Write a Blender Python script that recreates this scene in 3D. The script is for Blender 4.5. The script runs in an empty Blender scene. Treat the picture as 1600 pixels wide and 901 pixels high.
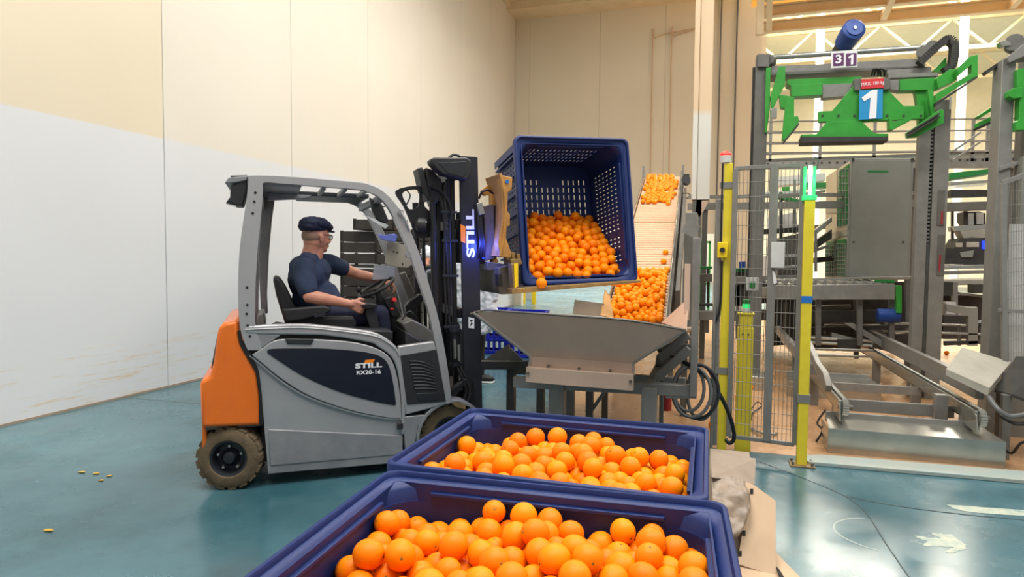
import bpy, bmesh, math, random
import numpy as np
from math import sin, cos, radians, pi, sqrt, atan2
from mathutils import Vector, Matrix, Quaternion

# ------------------------------------------------------------------ camera
CAM_H = 1.52
FPX = 1000.0
PITCH, ROLL, YAW = 2.9, 0.5, 17.5
_y, _p, _r = radians(YAW), radians(PITCH), radians(ROLL)
FWD = Vector((-sin(_y) * cos(_p), cos(_y) * cos(_p), -sin(_p)))
_rt = Vector((cos(_y), sin(_y), 0)); _up = _rt.cross(FWD)
RGT = _rt * cos(_r) + _up * sin(_r)
UPV = -_rt * sin(_r) + _up * cos(_r)
CAMP = Vector((0, 0, CAM_H))
sc = bpy.context.scene
COL = sc.collection
cam_data = bpy.data.cameras.new('camera'); cam = bpy.data.objects.new('camera', cam_data); COL.objects.link(cam)
cam_data.sensor_width = 36; cam_data.lens = 36 * FPX / 1600; cam_data.clip_start = 0.05; cam_data.clip_end = 300
m = Matrix((RGT, UPV, -FWD)).transposed().to_4x4(); m.translation = CAMP; cam.matrix_world = m
sc.camera = cam

# ------------------------------------------------------------------ world, lights, exposure
w = bpy.data.worlds.new('world'); sc.world = w; w.use_nodes = True
bg = w.node_tree.nodes['Background']; bg.inputs[0].default_value = (1.0, 0.97, 0.93, 1); bg.inputs[1].default_value = 0.40

def area(name, loc, size, power, color=(1, 1, 1), rot=(0, 0, 0)):
    l = bpy.data.lights.new(name, 'AREA'); l.shape = 'RECTANGLE'; l.size, l.size_y = size; l.energy = power; l.color = color
    o = bpy.data.objects.new(name, l); o.location = loc; o.rotation_euler = rot; COL.objects.link(o); return o
area('overhead_fill', (-1.6, 1.0, 8.3), (3.0, 5.0), 500, (1.0, .975, .93))  # unseen overhead fill lights, added to light the near bays
area('overhead_fill', (-1.8, 9.0, 8.3), (2.6, 5.0), 380, (1.0, .965, .90))
area('overhead_fill', (3.2, 3.0, 8.3), (3.0, 5.0), 400, (1.0, .975, .93))
area('overhead_fill', (7.0, 12.0, 9.5), (5.0, 5.0), 520, (1.0, .95, .86))
area('overhead_fill', (6.0, 24.0, 11.5), (8.0, 10.0), 9000, (1.0, .95, .86))
area('overhead_fill', (-3.0, 27.0, 10.0), (6.0, 8.0), 3800, (.95, .98, 1.0))  # unseen light added to brighten the floor beyond the end wall
sc.view_settings.view_transform = 'Standard'; sc.view_settings.look = 'None'
sc.view_settings.exposure = 0.20; sc.view_settings.gamma = 1.0
sc.view_settings.use_curve_mapping = False

# ------------------------------------------------------------------ pixel rays turned into points at a real distance
def ray(px, py): return FWD * FPX + RGT * (px - 800) - UPV * (py - 450.5)
def at_y(px, py, y): d = ray(px, py); return CAMP + d * (y / d.y)
def at_x(px, py, x): d = ray(px, py); return CAMP + d * (x / d.x)
def at_z(px, py, z=0): d = ray(px, py); return CAMP + d * ((z - CAM_H) / d.z)
def at_plane(px, py, P, n):
    d = ray(px, py); return CAMP + d * ((P - CAMP).dot(n) / d.dot(n))

# ------------------------------------------------------------------ materials
MATS = {}
def lin(c):
    c = c / 255.0
    return c / 12.92 if c <= .04045 else ((c + .055) / 1.055) ** 2.4
def rgb(r, g, b): return (lin(r), lin(g), lin(b), 1)
def nd(t, kind, **k):
    n = t.nodes.new(kind)
    for a, b in k.items(): setattr(n, a, b)
    return n
def mat(name, col, rough=.5, metal=0.0, col2=None, nscale=6, namount=.5, bump=0.0, bscale=40, emit=None, estr=0, spec=.5, coat=0, stretch=None, alpha=None, trans=0, sss=0):
    m = bpy.data.materials.new(name); m.use_nodes = True; t = m.node_tree
    b = t.nodes['Principled BSDF']
    b.inputs['Base Color'].default_value = col
    b.inputs['Roughness'].default_value = rough
    b.inputs['Metallic'].default_value = metal
    b.inputs['Specular IOR Level'].default_value = spec
    b.inputs['Coat Weight'].default_value = coat
    if trans: b.inputs['Transmission Weight'].default_value = trans
    if alpha is not None: b.inputs['Alpha'].default_value = alpha
    if sss: b.inputs['Subsurface Weight'].default_value = sss; b.inputs['Subsurface Radius'].default_value = (.02, .008, .004); b.inputs['Subsurface Scale'].default_value = 1.0
    if emit: b.inputs['Emission Color'].default_value = emit; b.inputs['Emission Strength'].default_value = estr
    tc = nd(t, 'ShaderNodeTexCoord'); src = tc.outputs['Object']
    if stretch:
        mp = nd(t, 'ShaderNodeMapping'); mp.inputs['Scale'].default_value = stretch; t.links.new(src, mp.inputs[0]); src = mp.outputs[0]
    if col2:
        nz = nd(t, 'ShaderNodeTexNoise'); nz.inputs['Scale'].default_value = nscale; nz.inputs['Detail'].default_value = 6; nz.inputs['Roughness'].default_value = .65
        t.links.new(src, nz.inputs['Vector'])
        cr = nd(t, 'ShaderNodeValToRGB'); cr.color_ramp.elements[0].position = .5 - .3 * (1 - namount) - .02; cr.color_ramp.elements[1].position = .5 + .3 * (1 - namount) + .02
        cr.color_ramp.elements[0].color = col; cr.color_ramp.elements[1].color = col2
        t.links.new(nz.outputs[0], cr.inputs[0]); t.links.new(cr.outputs[0], b.inputs['Base Color'])
    if bump:
        nb = nd(t, 'ShaderNodeTexNoise'); nb.inputs['Scale'].default_value = bscale; nb.inputs['Detail'].default_value = 4
        bp = nd(t, 'ShaderNodeBump'); bp.inputs['Strength'].default_value = bump; bp.inputs['Distance'].default_value = .01
        t.links.new(src, nb.inputs['Vector']); t.links.new(nb.outputs[0], bp.inputs['Height']); t.links.new(bp.outputs[0], b.inputs['Normal'])
    MATS[name] = m; return m
M = MATS
mat('silver', rgb(176, 176, 178), .34, .35, rgb(160, 161, 164), 3, .2, coat=.2)
mat('silver_dull', rgb(150, 151, 153), .48, .25, rgb(122, 125, 130), 5, .3)
mat('still_orange', rgb(238, 118, 20), .38, 0, rgb(222, 104, 22), 4, .3, coat=.3)
mat('navy_gloss', rgb(24, 28, 38), .3, 0, rgb(30, 34, 46), 5, .4)
mat('black_plastic', rgb(30, 31, 34), .5, 0, rgb(40, 41, 44), 12, .3)
mat('black_metal', rgb(26, 27, 31), .4, .3, rgb(40, 41, 46), 8, .2)
mat('mast_dark', rgb(34, 36, 44), .45, .2, rgb(44, 46, 54), 6, .2)
mat('dark_well', rgb(14, 14, 15), .8)
mat('rubber', rgb(112, 96, 72), .85, 0, rgb(78, 66, 50), 14, .3, bump=.3, bscale=60)
mat('rubber_black', rgb(28, 28, 28), .7)
mat('rim_dark', rgb(40, 44, 50), .45, .3)
mat('nut_steel', rgb(175, 175, 170), .35, .9)
mat('white_ink', rgb(235, 236, 240), .5)
mat('orange_ink', rgb(240, 130, 20), .5)
mat('seat_vinyl', rgb(28, 29, 32), .55, bump=.1, bscale=120)
mat('red_button', rgb(200, 30, 30), .35)
mat('glass_clear', rgb(235, 240, 242), .08, 0, alpha=.35)
mat('perspex', rgb(170, 176, 186), .2, 0, alpha=.75)
mat('lens_dark', rgb(50, 54, 58), .12, .3)
mat('clamp_yellow', rgb(206, 150, 74), .48, .15, rgb(160, 118, 66), 7, .3, bump=.15)
mat('clamp_worn', rgb(176, 140, 72), .5, .3, rgb(92, 86, 78), 9, .15, bump=.2)
mat('steel_dark', rgb(118, 114, 106), .42, .35, rgb(88, 84, 78), 10, .2)
mat('hose_black', rgb(22, 22, 24), .45)
mat('hose_grey', rgb(96, 98, 98), .5)
mat('bin_blue', rgb(13, 42, 104), .50, 0, rgb(10, 35, 92), 3, .3, bump=.08, bscale=30)
mat('crate_blue', rgb(20, 34, 170), .4)
mat('stainless', rgb(214, 186, 166), .42, .15, rgb(190, 166, 148), 3, .2, bump=.05, bscale=8, stretch=(1, 1, .3))  # warm tint puts the oranges' reflection into the base colour
mat('stainless_edge', rgb(190, 180, 172), .3, .7)
mat('frame_grey', rgb(138, 137, 132), .45, .15, rgb(118, 117, 113), 7, .3)
mat('frame_grey_dark', rgb(108, 107, 102), .5, .15, rgb(88, 88, 84), 7, .3)
mat('machine_grey', rgb(138, 139, 132), .5, .1, rgb(126, 127, 120), 3, .3)
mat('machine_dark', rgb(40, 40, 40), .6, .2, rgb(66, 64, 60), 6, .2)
mat('machine_beige', rgb(180, 176, 162), .6, 0, rgb(158, 153, 140), 5, .3)
mat('machine_white', rgb(214, 214, 210), .5, 0, rgb(190, 190, 188), 4, .3)
mat('green_paint', rgb(52, 156, 52), .4, 0, rgb(42, 138, 44), 5, .4)
mat('green_mesh', rgb(22, 120, 50), .5)
mat('yellow_paint', rgb(232, 212, 52), .42, 0, rgb(214, 192, 48), 7, .3)
mat('yellow_safety', rgb(240, 205, 20), .4)
mat('galvanised', rgb(158, 158, 150), .24, .8, rgb(190, 190, 182), 4, .25, bump=.08, bscale=10)
mat('roller_peach', rgb(236, 196, 160), .45, 0, rgb(222, 180, 146), 9, .3)
mat('belt_cream', rgb(150, 120, 98), .6)
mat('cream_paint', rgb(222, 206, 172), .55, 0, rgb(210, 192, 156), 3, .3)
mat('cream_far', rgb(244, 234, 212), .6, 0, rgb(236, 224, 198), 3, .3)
mat('insulation_glow', rgb(240, 180, 80), .8, 0, rgb(224, 160, 64), 3, .3, bump=.3, bscale=10, emit=rgb(240, 170, 70), estr=.35)  # emission puts the daylit look into the insulation, which is no lamp
mat('column_white', rgb(222, 220, 210), .55, 0, rgb(206, 204, 192), 6, .3)
mat('cardboard', rgb(206, 178, 146), .8, 0, rgb(192, 164, 134), 4, .3)
mat('cardboard_grey', rgb(158, 142, 126), .8, 0, rgb(140, 124, 110), 6, .3)
mat('wrap_film', rgb(176, 154, 130), .35, 0, rgb(84, 72, 62), 7, .3, bump=.4, bscale=14)
mat('crate_black', rgb(46, 42, 38), .6, 0, rgb(60, 54, 48), 8, .3)
mat('label_white', rgb(226, 228, 228), .6)
mat('skin', rgb(206, 148, 122), .5, 0, rgb(190, 128, 104), 18, .3, sss=.08)
mat('tee_navy', rgb(32, 46, 72), .85, 0, rgb(38, 54, 82), 12, .3, bump=.15, bscale=30)
mat('trouser_navy', rgb(26, 30, 56), .85, 0, rgb(32, 36, 64), 12, .3, bump=.15, bscale=30)
mat('cap_navy', rgb(20, 28, 60), .8, 0, rgb(16, 22, 46), 30, .3, bump=.3, bscale=60)
mat('hair_grey', rgb(150, 118, 100), .8)
mat('white_coat', rgb(222, 224, 232), .8, 0, rgb(200, 206, 220), 6, .3, bump=.4, bscale=8)
mat('shoe_black', rgb(24, 24, 26), .6)
mat('shoe_white', rgb(230, 230, 228), .6)
mat('sign_purple', rgb(92, 40, 96), .5)
mat('sign_blue', rgb(24, 140, 196), .5)
mat('clip_blue', rgb(110, 126, 214), .3)
mat('sign_red', rgb(206, 38, 48), .5)
mat('motor_blue', rgb(24, 70, 150), .4, .1, rgb(18, 56, 124), 8, .3)
mat('lamp_green', rgb(60, 200, 110), .3, emit=rgb(40, 220, 110), estr=.7)
mat('lamp_white', rgb(240, 240, 240), .3, emit=rgb(170, 255, 205), estr=2.5)
mat('lamp_blue', rgb(40, 60, 255), .3, emit=rgb(20, 40, 255), estr=9)
mat('beacon_red', rgb(236, 60, 50), .3, emit=rgb(255, 60, 50), estr=.6)
mat('tape_blue', rgb(30, 110, 190), .5)
mat('red_plastic', rgb(160, 30, 40), .5)
mat('floor_crack', rgb(44, 58, 60), .6)
mat('kerb_paint', rgb(146, 166, 166), .5, 0, rgb(168, 168, 156), 5, .2, bump=.2)
mat('peel', rgb(230, 180, 60), .7)
mat('calyx', rgb(120, 110, 40), .7)
mat('floor_white', rgb(204, 202, 176), .5, 0, rgb(120, 150, 150), 22, .25)
mat('skylight', rgb(255, 255, 255), .5, emit=rgb(255, 252, 240), estr=2.2)
mat('screen_blue', rgb(30, 50, 200), .3, emit=rgb(30, 60, 240), estr=1.5)

def orange_mat():
    m = bpy.data.materials.new('orange_rind'); m.use_nodes = True; t = m.node_tree; b = t.nodes['Principled BSDF']
    oi = nd(t, 'ShaderNodeObjectInfo'); tc = nd(t, 'ShaderNodeTexCoord')
    nz = nd(t, 'ShaderNodeTexNoise'); nz.inputs['Scale'].default_value = 14; t.links.new(tc.outputs['Object'], nz.inputs['Vector'])
    ad = nd(t, 'ShaderNodeMath', operation='MULTIPLY_ADD'); ad.inputs[1].default_value = .35
    t.links.new(nz.outputs[0], ad.inputs[0])
    m2 = nd(t, 'ShaderNodeMath', operation='MULTIPLY'); m2.inputs[1].default_value = .65
    t.links.new(oi.outputs['Random'], m2.inputs[0]); t.links.new(m2.outputs[0], ad.inputs[2])
    cr = nd(t, 'ShaderNodeValToRGB'); e = cr.color_ramp.elements
    e[0].color = rgb(243, 116, 0); e[1].color = rgb(250, 156, 0); e.new(.5).color = rgb(248, 136, 0)
    t.links.new(ad.outputs[0], cr.inputs[0]); t.links.new(cr.outputs[0], b.inputs['Base Color'])
    b.inputs['Roughness'].default_value = .40; b.inputs['Specular IOR Level'].default_value = .22
    b.inputs['Subsurface Weight'].default_value = .0; b.inputs['Subsurface Radius'].default_value = (.02, .008, .002); b.inputs['Subsurface Scale'].default_value = .5
    vo = nd(t, 'ShaderNodeTexVoronoi'); vo.inputs['Scale'].default_value = 450; t.links.new(tc.outputs['Object'], vo.inputs['Vector'])
    bp = nd(t, 'ShaderNodeBump'); bp.inputs['Strength'].default_value = .12; bp.inputs['Distance'].default_value = .002
    t.links.new(vo.outputs['Distance'], bp.inputs['Height']); t.links.new(bp.outputs[0], b.inputs['Normal'])
    M['orange_rind'] = m
orange_mat()

def wall_mat(name, low, high, zb, soft=.01, stains=True):
    """painted wall panels: two coats that meet at height zb, scuffs near the floor"""
    m = bpy.data.materials.new(name); m.use_nodes = True; t = m.node_tree; b = t.nodes['Principled BSDF']; L = t.links.new
    g = nd(t, 'ShaderNodeNewGeometry'); sx = nd(t, 'ShaderNodeSeparateXYZ'); L(g.outputs['Position'], sx.inputs[0])
    n1 = nd(t, 'ShaderNodeTexNoise'); n1.inputs['Scale'].default_value = .5; n1.inputs['Detail'].default_value = 5; L(g.outputs['Position'], n1.inputs['Vector'])
    a = nd(t, 'ShaderNodeMapRange'); a.inputs[1].default_value = zb - soft; a.inputs[2].default_value = zb + soft; L(sx.outputs[2], a.inputs[0])
    mx = nd(t, 'ShaderNodeMix', data_type='RGBA'); L(a.outputs[0], mx.inputs[0]); mx.inputs[6].default_value = low; mx.inputs[7].default_value = high
    mv = nd(t, 'ShaderNodeMix', data_type='RGBA', blend_type='MULTIPLY'); mv.inputs[0].default_value = .5
    cr = nd(t, 'ShaderNodeValToRGB'); cr.color_ramp.elements[0].color = (.9, .89, .87, 1); cr.color_ramp.elements[0].position = .3; cr.color_ramp.elements[1].position = .7
    L(n1.outputs[0], cr.inputs[0]); L(mx.outputs[2], mv.inputs[6]); L(cr.outputs[0], mv.inputs[7])
    out = mv.outputs[2]
    if stains:
        mp = nd(t, 'ShaderNodeMapping'); mp.inputs['Scale'].default_value = (1, .9, 14); L(g.outputs['Position'], mp.inputs[0])
        n2 = nd(t, 'ShaderNodeTexNoise'); n2.inputs['Scale'].default_value = 1.6; n2.inputs['Detail'].default_value = 8; n2.inputs['Roughness'].default_value = .75; L(mp.outputs[0], n2.inputs['Vector'])
        r1 = nd(t, 'ShaderNodeMapRange'); r1.inputs[1].default_value = .54; r1.inputs[2].default_value = .64; L(n2.outputs[0], r1.inputs[0])
        h = nd(t, 'ShaderNodeMapRange'); h.inputs[1].default_value = .75; h.inputs[2].default_value = .3; L(sx.outputs[2], h.inputs[0])
        mu = nd(t, 'ShaderNodeMath', operation='MULTIPLY'); L(r1.outputs[0], mu.inputs[0]); L(h.outputs[0], mu.inputs[1])
        m3 = nd(t, 'ShaderNodeMath', operation='MULTIPLY'); L(mu.outputs[0], m3.inputs[0]); m3.inputs[1].default_value = .7
        cr2 = nd(t, 'ShaderNodeValToRGB'); cr2.color_ramp.elements[0].color = rgb(150, 180, 190); cr2.color_ramp.elements[1].color = rgb(206, 176, 128); cr2.color_ramp.elements[0].position = .45; cr2.color_ramp.elements[1].position = .5
        L(n1.outputs[0], cr2.inputs[0])
        ms = nd(t, 'ShaderNodeMix', data_type='RGBA'); L(m3.outputs[0], ms.inputs[0]); L(out, ms.inputs[6]); L(cr2.outputs[0], ms.inputs[7]); out = ms.outputs[2]
    L(out, b.inputs['Base Color']); b.inputs['Roughness'].default_value = .6; b.inputs['Specular IOR Level'].default_value = .3
    M[name] = m
wall_mat('wall_paint', rgb(208, 212, 217), rgb(214, 205, 184), 2.79)
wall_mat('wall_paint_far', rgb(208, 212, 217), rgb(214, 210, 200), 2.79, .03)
wall_mat('wall_back_paint', rgb(216, 208, 188), rgb(216, 208, 188), 2.79, stains=False)

def floor_mat(name, base, light, dark, stain, rough=.16, wear=.5):
    m = bpy.data.materials.new(name); m.use_nodes = True; t = m.node_tree; b = t.nodes['Principled BSDF']; L = t.links.new
    g = nd(t, 'ShaderNodeNewGeometry')
    def noise(s, d=6, r=.6, sc=None):
        n = nd(t, 'ShaderNodeTexNoise'); n.inputs['Scale'].default_value = s; n.inputs['Detail'].default_value = d; n.inputs['Roughness'].default_value = r
        if sc:
            mp = nd(t, 'ShaderNodeMapping'); mp.inputs['Scale'].default_value = sc; mp.inputs['Rotation'].default_value = (0, 0, .6); L(g.outputs['Position'], mp.inputs[0]); L(mp.outputs[0], n.inputs['Vector'])
        else: L(g.outputs['Position'], n.inputs['Vector'])
        return n.outputs[0]
    def ramp(v, p0, p1):
        r = nd(t, 'ShaderNodeMapRange'); r.inputs[1].default_value = p0; r.inputs[2].default_value = p1; L(v, r.inputs[0]); return r.outputs[0]
    def mix(f, a, c):
        x = nd(t, 'ShaderNodeMix', data_type='RGBA'); L(f, x.inputs[0])
        for s, v in ((6, a), (7, c)):
            if isinstance(v, tuple): x.inputs[s].default_value = v
            else: L(v, x.inputs[s])
        return x.outputs[2]
    def mul(f, k):
        x = nd(t, 'ShaderNodeMath', operation='MULTIPLY'); L(f, x.inputs[0])
        if isinstance(k, float): x.inputs[1].default_value = k
        else: L(k, x.inputs[1])
        return x.outputs[0]
    c = mix(ramp(noise(.45), .35, .65), base, light)
    c = mix(mul(ramp(noise(1.3, 8, .7), .5, .72), wear), c, dark)
    c = mix(mul(ramp(noise(9, 8, .75), .58, .72), mul(ramp(noise(.8, 3), .42, .62), .55)), c, stain)
    c = mix(mul(ramp(noise(3, 8, .75, (1, .12, 1)), .6, .72), .35), c, stain)
    L(c, b.inputs['Base Color'])
    rr = nd(t, 'ShaderNodeMapRange'); rr.inputs[3].default_value = rough; rr.inputs[4].default_value = rough + .22; rr.inputs[1].default_value = .35; rr.inputs[2].default_value = .7
    L(noise(1.7, 6), rr.inputs[0]); L(rr.outputs[0], b.inputs['Roughness'])
    bp = nd(t, 'ShaderNodeBump'); bp.inputs['Strength'].default_value = .04; bp.inputs['Distance'].default_value = .01
    L(noise(7, 3), bp.inputs['Height']); L(bp.outputs[0], b.inputs['Normal'])
    M[name] = m
floor_mat('floor_teal', rgb(46, 86, 96), rgb(86, 124, 134), rgb(36, 62, 66), rgb(46, 50, 48), .14)
floor_mat('floor_brown', rgb(178, 134, 92), rgb(192, 150, 108), rgb(138, 106, 78), rgb(98, 82, 68), .20)

# ------------------------------------------------------------------ mesh helpers
def cr(pts, n=5, closed=False):
    """Catmull-Rom through points"""
    P = [tuple(p) for p in pts]; out = []; N = len(P); rng = range(N if closed else N - 1)
    for i in rng:
        p0 = P[(i - 1) % N] if (closed or i > 0) else P[0]; p1 = P[i]; p2 = P[(i + 1) % N]
        p3 = P[(i + 2) % N] if (closed or i + 2 < N) else P[-1]
        for k in range(n):
            t = k / n
            out.append(tuple(.5 * ((2 * b) + (-a + c) * t + (2 * a - 5 * b + 4 * c - d) * t * t + (-a + 3 * b - 3 * c + d) * t ** 3) for a, b, c, d in zip(p0, p1, p2, p3)))
    if not closed: out.append(P[-1])
    return out

def frame_z(d, up=None):
    d = Vector(d).normalized(); up = Vector(up or (0, 0, 1))
    if abs(d.dot(up)) > .98: up = Vector((1, 0, 0)) if abs(d.x) < .9 else Vector((0, 1, 0))
    x = up.cross(d).normalized(); y = d.cross(x); return x, y, d

class MB:
    def __init__(s): s.v = []; s.f = []
    def add(s, v, f):
        o = len(s.v); s.v += [tuple(p) for p in v]; s.f += [tuple(i + o for i in q) for q in f]; return s
    def box(s, x0, x1, y0, y1, z0, z1, mt=None):
        v = [Vector((x, y, z)) for z in (z0, z1) for y in (y0, y1) for x in (x0, x1)]
        if mt: v = [mt @ p for p in v]
        return s.add(v, [(0, 2, 3, 1), (4, 5, 7, 6), (0, 1, 5, 4), (2, 6, 7, 3), (0, 4, 6, 2), (1, 3, 7, 5)])
    def beam(s, p0, p1, w_, h, up=None):
        p0, p1 = Vector(p0), Vector(p1); x, y, d = frame_z(p1 - p0, up)
        v = [p + x * a * w_ / 2 + y * b * h / 2 for p in (p0, p1) for a, b in ((-1, -1), (1, -1), (1, 1), (-1, 1))]
        return s.add(v, [(3, 2, 1, 0), (4, 5, 6, 7), (0, 1, 5, 4), (1, 2, 6, 5), (2, 3, 7, 6), (3, 0, 4, 7)])
    def ibeam(s, p0, p1, w_, h, t=.02, up=None):
        p0, p1 = Vector(p0), Vector(p1); x, y, d = frame_z(p1 - p0, up)
        o = y * (h / 2 - t / 2)
        s.beam(p0 + o, p1 + o, w_, t, up); s.beam(p0 - o, p1 - o, w_, t, up); s.beam(p0, p1, t, h - 2 * t, up); return s
    def tube(s, pts, r, n=8, closed=False):
        P = [Vector(p) for p in pts]; N = len(P); R = r if isinstance(r, (list, tuple)) else [r] * N
        x = None; v = []
        for i in range(N):
            a = P[(i - 1) % N] if (closed or i) else P[i]; b = P[(i + 1) % N] if (closed or i < N - 1) else P[i]
            d = (b - a).normalized()
            if x is None: x, y, _ = frame_z(d)
            else:
                x = (x - d * x.dot(d)); x = x.normalized() if x.length > 1e-6 else frame_z(d)[0]; y = d.cross(x)
            v += [P[i] + (x * cos(2 * pi * k / n) + y * sin(2 * pi * k / n)) * R[i] for k in range(n)]
        f = []
        for i in range(N if closed else N - 1):
            j = (i + 1) % N
            f += [(i * n + k, i * n + (k + 1) % n, j * n + (k + 1) % n, j * n + k) for k in range(n)]
        if not closed: f += [tuple(range(n))[::-1], tuple((N - 1) * n + k for k in range(n))]
        return s.add(v, f)
    def cyl(s, p0, p1, r, n=16, r2=None): return s.tube([p0, p1], [r, r if r2 is None else r2], n)
    def lathe(s, prof, n=24, mt=None, closed=False):
        """profile (r, z) turned about local z"""
        v = []; f = []; N = len(prof)
        for r, z in prof: v += [Vector((r * cos(2 * pi * k / n), r * sin(2 * pi * k / n), z)) for k in range(n)]
        for i in range(N if closed else N - 1):
            j = (i + 1) % N
            f += [(i * n + k, i * n + (k + 1) % n, j * n + (k + 1) % n, j * n + k) for k in range(n)]
        if not closed: f += [tuple(range(n))[::-1], tuple((N - 1) * n + k for k in range(n))]
        if mt: v = [mt @ p for p in v]
        return s.add(v, f)
    def prism(s, poly, o, ex, ey, ez, t):
        """polygon in the ex, ey plane at origin o, thickness t along ez"""
        o, ex, ey, ez = Vector(o), Vector(ex), Vector(ey), Vector(ez)
        a = [o + ex * p[0] + ey * p[1] for p in poly]; n = len(a)
        return s.add(a + [p + ez * t for p in a], [tuple(range(n))[::-1], tuple(range(n, 2 * n))] + [(i, (i + 1) % n, n + (i + 1) % n, n + i) for i in range(n)])
    def uz(s, poly, s0, s1): return s.prism(poly, (0, s0, 0), (1, 0, 0), (0, 0, 1), (0, 1, 0), s1 - s0)
    def ell(s, c, r, n=16, m_=10, q=None):
        c = Vector(c); v = []; f = []
        if isinstance(r, (int, float)): r = (r, r, r)
        for i in range(1, m_):
            a = pi * i / m_
            for k in range(n):
                b = 2 * pi * k / n; p = Vector((r[0] * sin(a) * cos(b), r[1] * sin(a) * sin(b), r[2] * cos(a)))
                v.append(c + (q @ p if q else p))
        top = Vector((0, 0, r[2])); bot = -top
        v += [c + (q @ top if q else top), c + (q @ bot if q else bot)]
        T, B = len(v) - 2, len(v) - 1
        for i in range(m_ - 2):
            f += [(i * n + k, (i + 1) * n + k, (i + 1) * n + (k + 1) % n, i * n + (k + 1) % n) for k in range(n)]
        f += [(T, k, (k + 1) % n) for k in range(n)] + [(B, (m_ - 2) * n + (k + 1) % n, (m_ - 2) * n + k) for k in range(n)]
        return s.add(v, f)
    def limb(s, pts, n=14):
        """rounded tapering chain; pts = [(x, y, z, r), ...]"""
        for p in pts: s.ell(p[:3], p[3], n, 8)
        for a, b in zip(pts, pts[1:]): s.tube([a[:3], b[:3]], [a[3], b[3]], n)
        return s
    def data(s, name, mt=None, smooth=35):
        me = bpy.data.meshes.new(name); me.from_pydata(s.v, [], s.f)
        bm = bmesh.new(); bm.from_mesh(me); bmesh.ops.recalc_face_normals(bm, faces=bm.faces); bm.to_mesh(me); bm.free()
        if mt: me.materials.append(M[mt] if isinstance(mt, str) else mt)
        if smooth:
            me.polygons.foreach_set('use_smooth', [True] * len(me.polygons)); me.set_sharp_from_angle(angle=radians(smooth))
        return me
    def build(s, name, mt, parent=None, bevel=0, seg=2, smooth=35, **tags):
        o = bpy.data.objects.new(name, s.data(name, mt, smooth)); COL.objects.link(o)
        if parent: o.parent = parent
        if bevel:
            b = o.modifiers.new('bevel', 'BEVEL'); b.width = bevel; b.segments = seg; b.limit_method = 'ANGLE'; b.angle_limit = radians(40)
        for k, v in tags.items(): o[k] = v
        return o
def remesh(o, vox, smooth=6):
    r = o.modifiers.new('remesh', 'REMESH'); r.mode = 'VOXEL'; r.voxel_size = vox; r.use_smooth_shade = True
    s_ = o.modifiers.new('smooth', 'SMOOTH'); s_.factor = .5; s_.iterations = smooth
    return o
def tag(o, label=None, cat=None, group=None, kind=None):
    if label: o['label'] = label
    if cat: o['category'] = cat
    if group: o['group'] = group
    if kind: o['kind'] = kind
    return o
def thing(name, label, cat, loc=(0, 0, 0), rotz=0, group=None, mtx=None):
    o = bpy.data.objects.new(name, None); COL.objects.link(o); o.empty_display_size = .1
    if mtx is not None: o.matrix_world = mtx
    else: o.location = loc; o.rotation_euler = (0, 0, rotz)
    return tag(o, label, cat, group)
def struct(name, mb, mt, label=None, bevel=0, parent=None):
    o = mb.build(name, mt, parent, bevel)
    if parent is None: o['kind'] = 'structure'
    if label: o['label'] = label
    return o
def dup(o, parent=None, **kw):
    c = o.copy(); COL.objects.link(c)
    if parent: c.parent = parent
    for ch in list(o.children): dup(ch, c)
    for k, v in kw.items(): c[k] = v
    return c
def text(name, body, size, mt, parent, mtx, bold=.0, extrude=.001, sx=1.0, align='CENTER', shear=0):
    c = bpy.data.curves.new(name, 'FONT'); c.body = body; c.size = size; c.extrude = extrude; c.offset = bold; c.align_x = align; c.align_y = 'CENTER'; c.shear = shear
    c.materials.append(M[mt]); o = bpy.data.objects.new(name, c); COL.objects.link(o)
    bpy.context.view_layer.update(); me = bpy.data.meshes.new_from_object(o.evaluated_get(bpy.context.evaluated_depsgraph_get())); bpy.data.objects.remove(o)
    o = bpy.data.objects.new(name, me); COL.objects.link(o)
    if not me.materials: me.materials.append(M[mt])
    if parent: o.parent = parent
    o.matrix_local = mtx @ Matrix.Diagonal((sx, 1, 1, 1)); return o
def axes(o, x, y, z):
    m_ = Matrix((Vector(x), Vector(y), Vector(z))).transposed().to_4x4(); m_.translation = Vector(o); return m_
def V3(*a): return Vector(a)

# ================================================================== SETTING
wall_mat('column_paint', rgb(222, 222, 214), rgb(226, 202, 168), 3.45, .05, stains=False)
struct('floor', MB().box(-6.2, 22, -4, 5.3, -.1, 0).box(-6.2, -1.5, 5.3, 18.7, -.1, 0).box(-14, -1.5, 18.7, 44, -.1, 0).box(-1.5, 22, 17.5, 44, -.1, 0), 'floor_teal', 'worn teal painted concrete floor with tyre marks')
struct('floor_inner', MB().box(-1.5, 22, 5.3, 17.5, -.1, .002), 'floor_brown', 'bare brown stained concrete floor inside the machine enclosure')
WX = -5.88
wl = struct('wall_left', MB().box(WX - .3, WX - .04, -4, 18.9, 0, 9.2), 'wall_paint', 'tall panelled wall, white below and cream above')
SEAM = [-3.4, -1.1, 1.2, 3.45, 5.70, 7.97, 10.12, 12.24, 14.4, 16.56, 18.76]
for i in range(len(SEAM) - 1):
    MB().box(WX - .04, WX, SEAM[i] + .004, SEAM[i + 1] - .004, 0, 9.2).build('wall_panel', 'wall_paint' if SEAM[i + 1] < 5.8 else 'wall_paint_far', wl, bevel=.004)
MB().box(WX - .035, WX + .012, -4, 18.7, 0, .02).build('floor_joint', 'cardboard_grey', wl)
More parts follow.
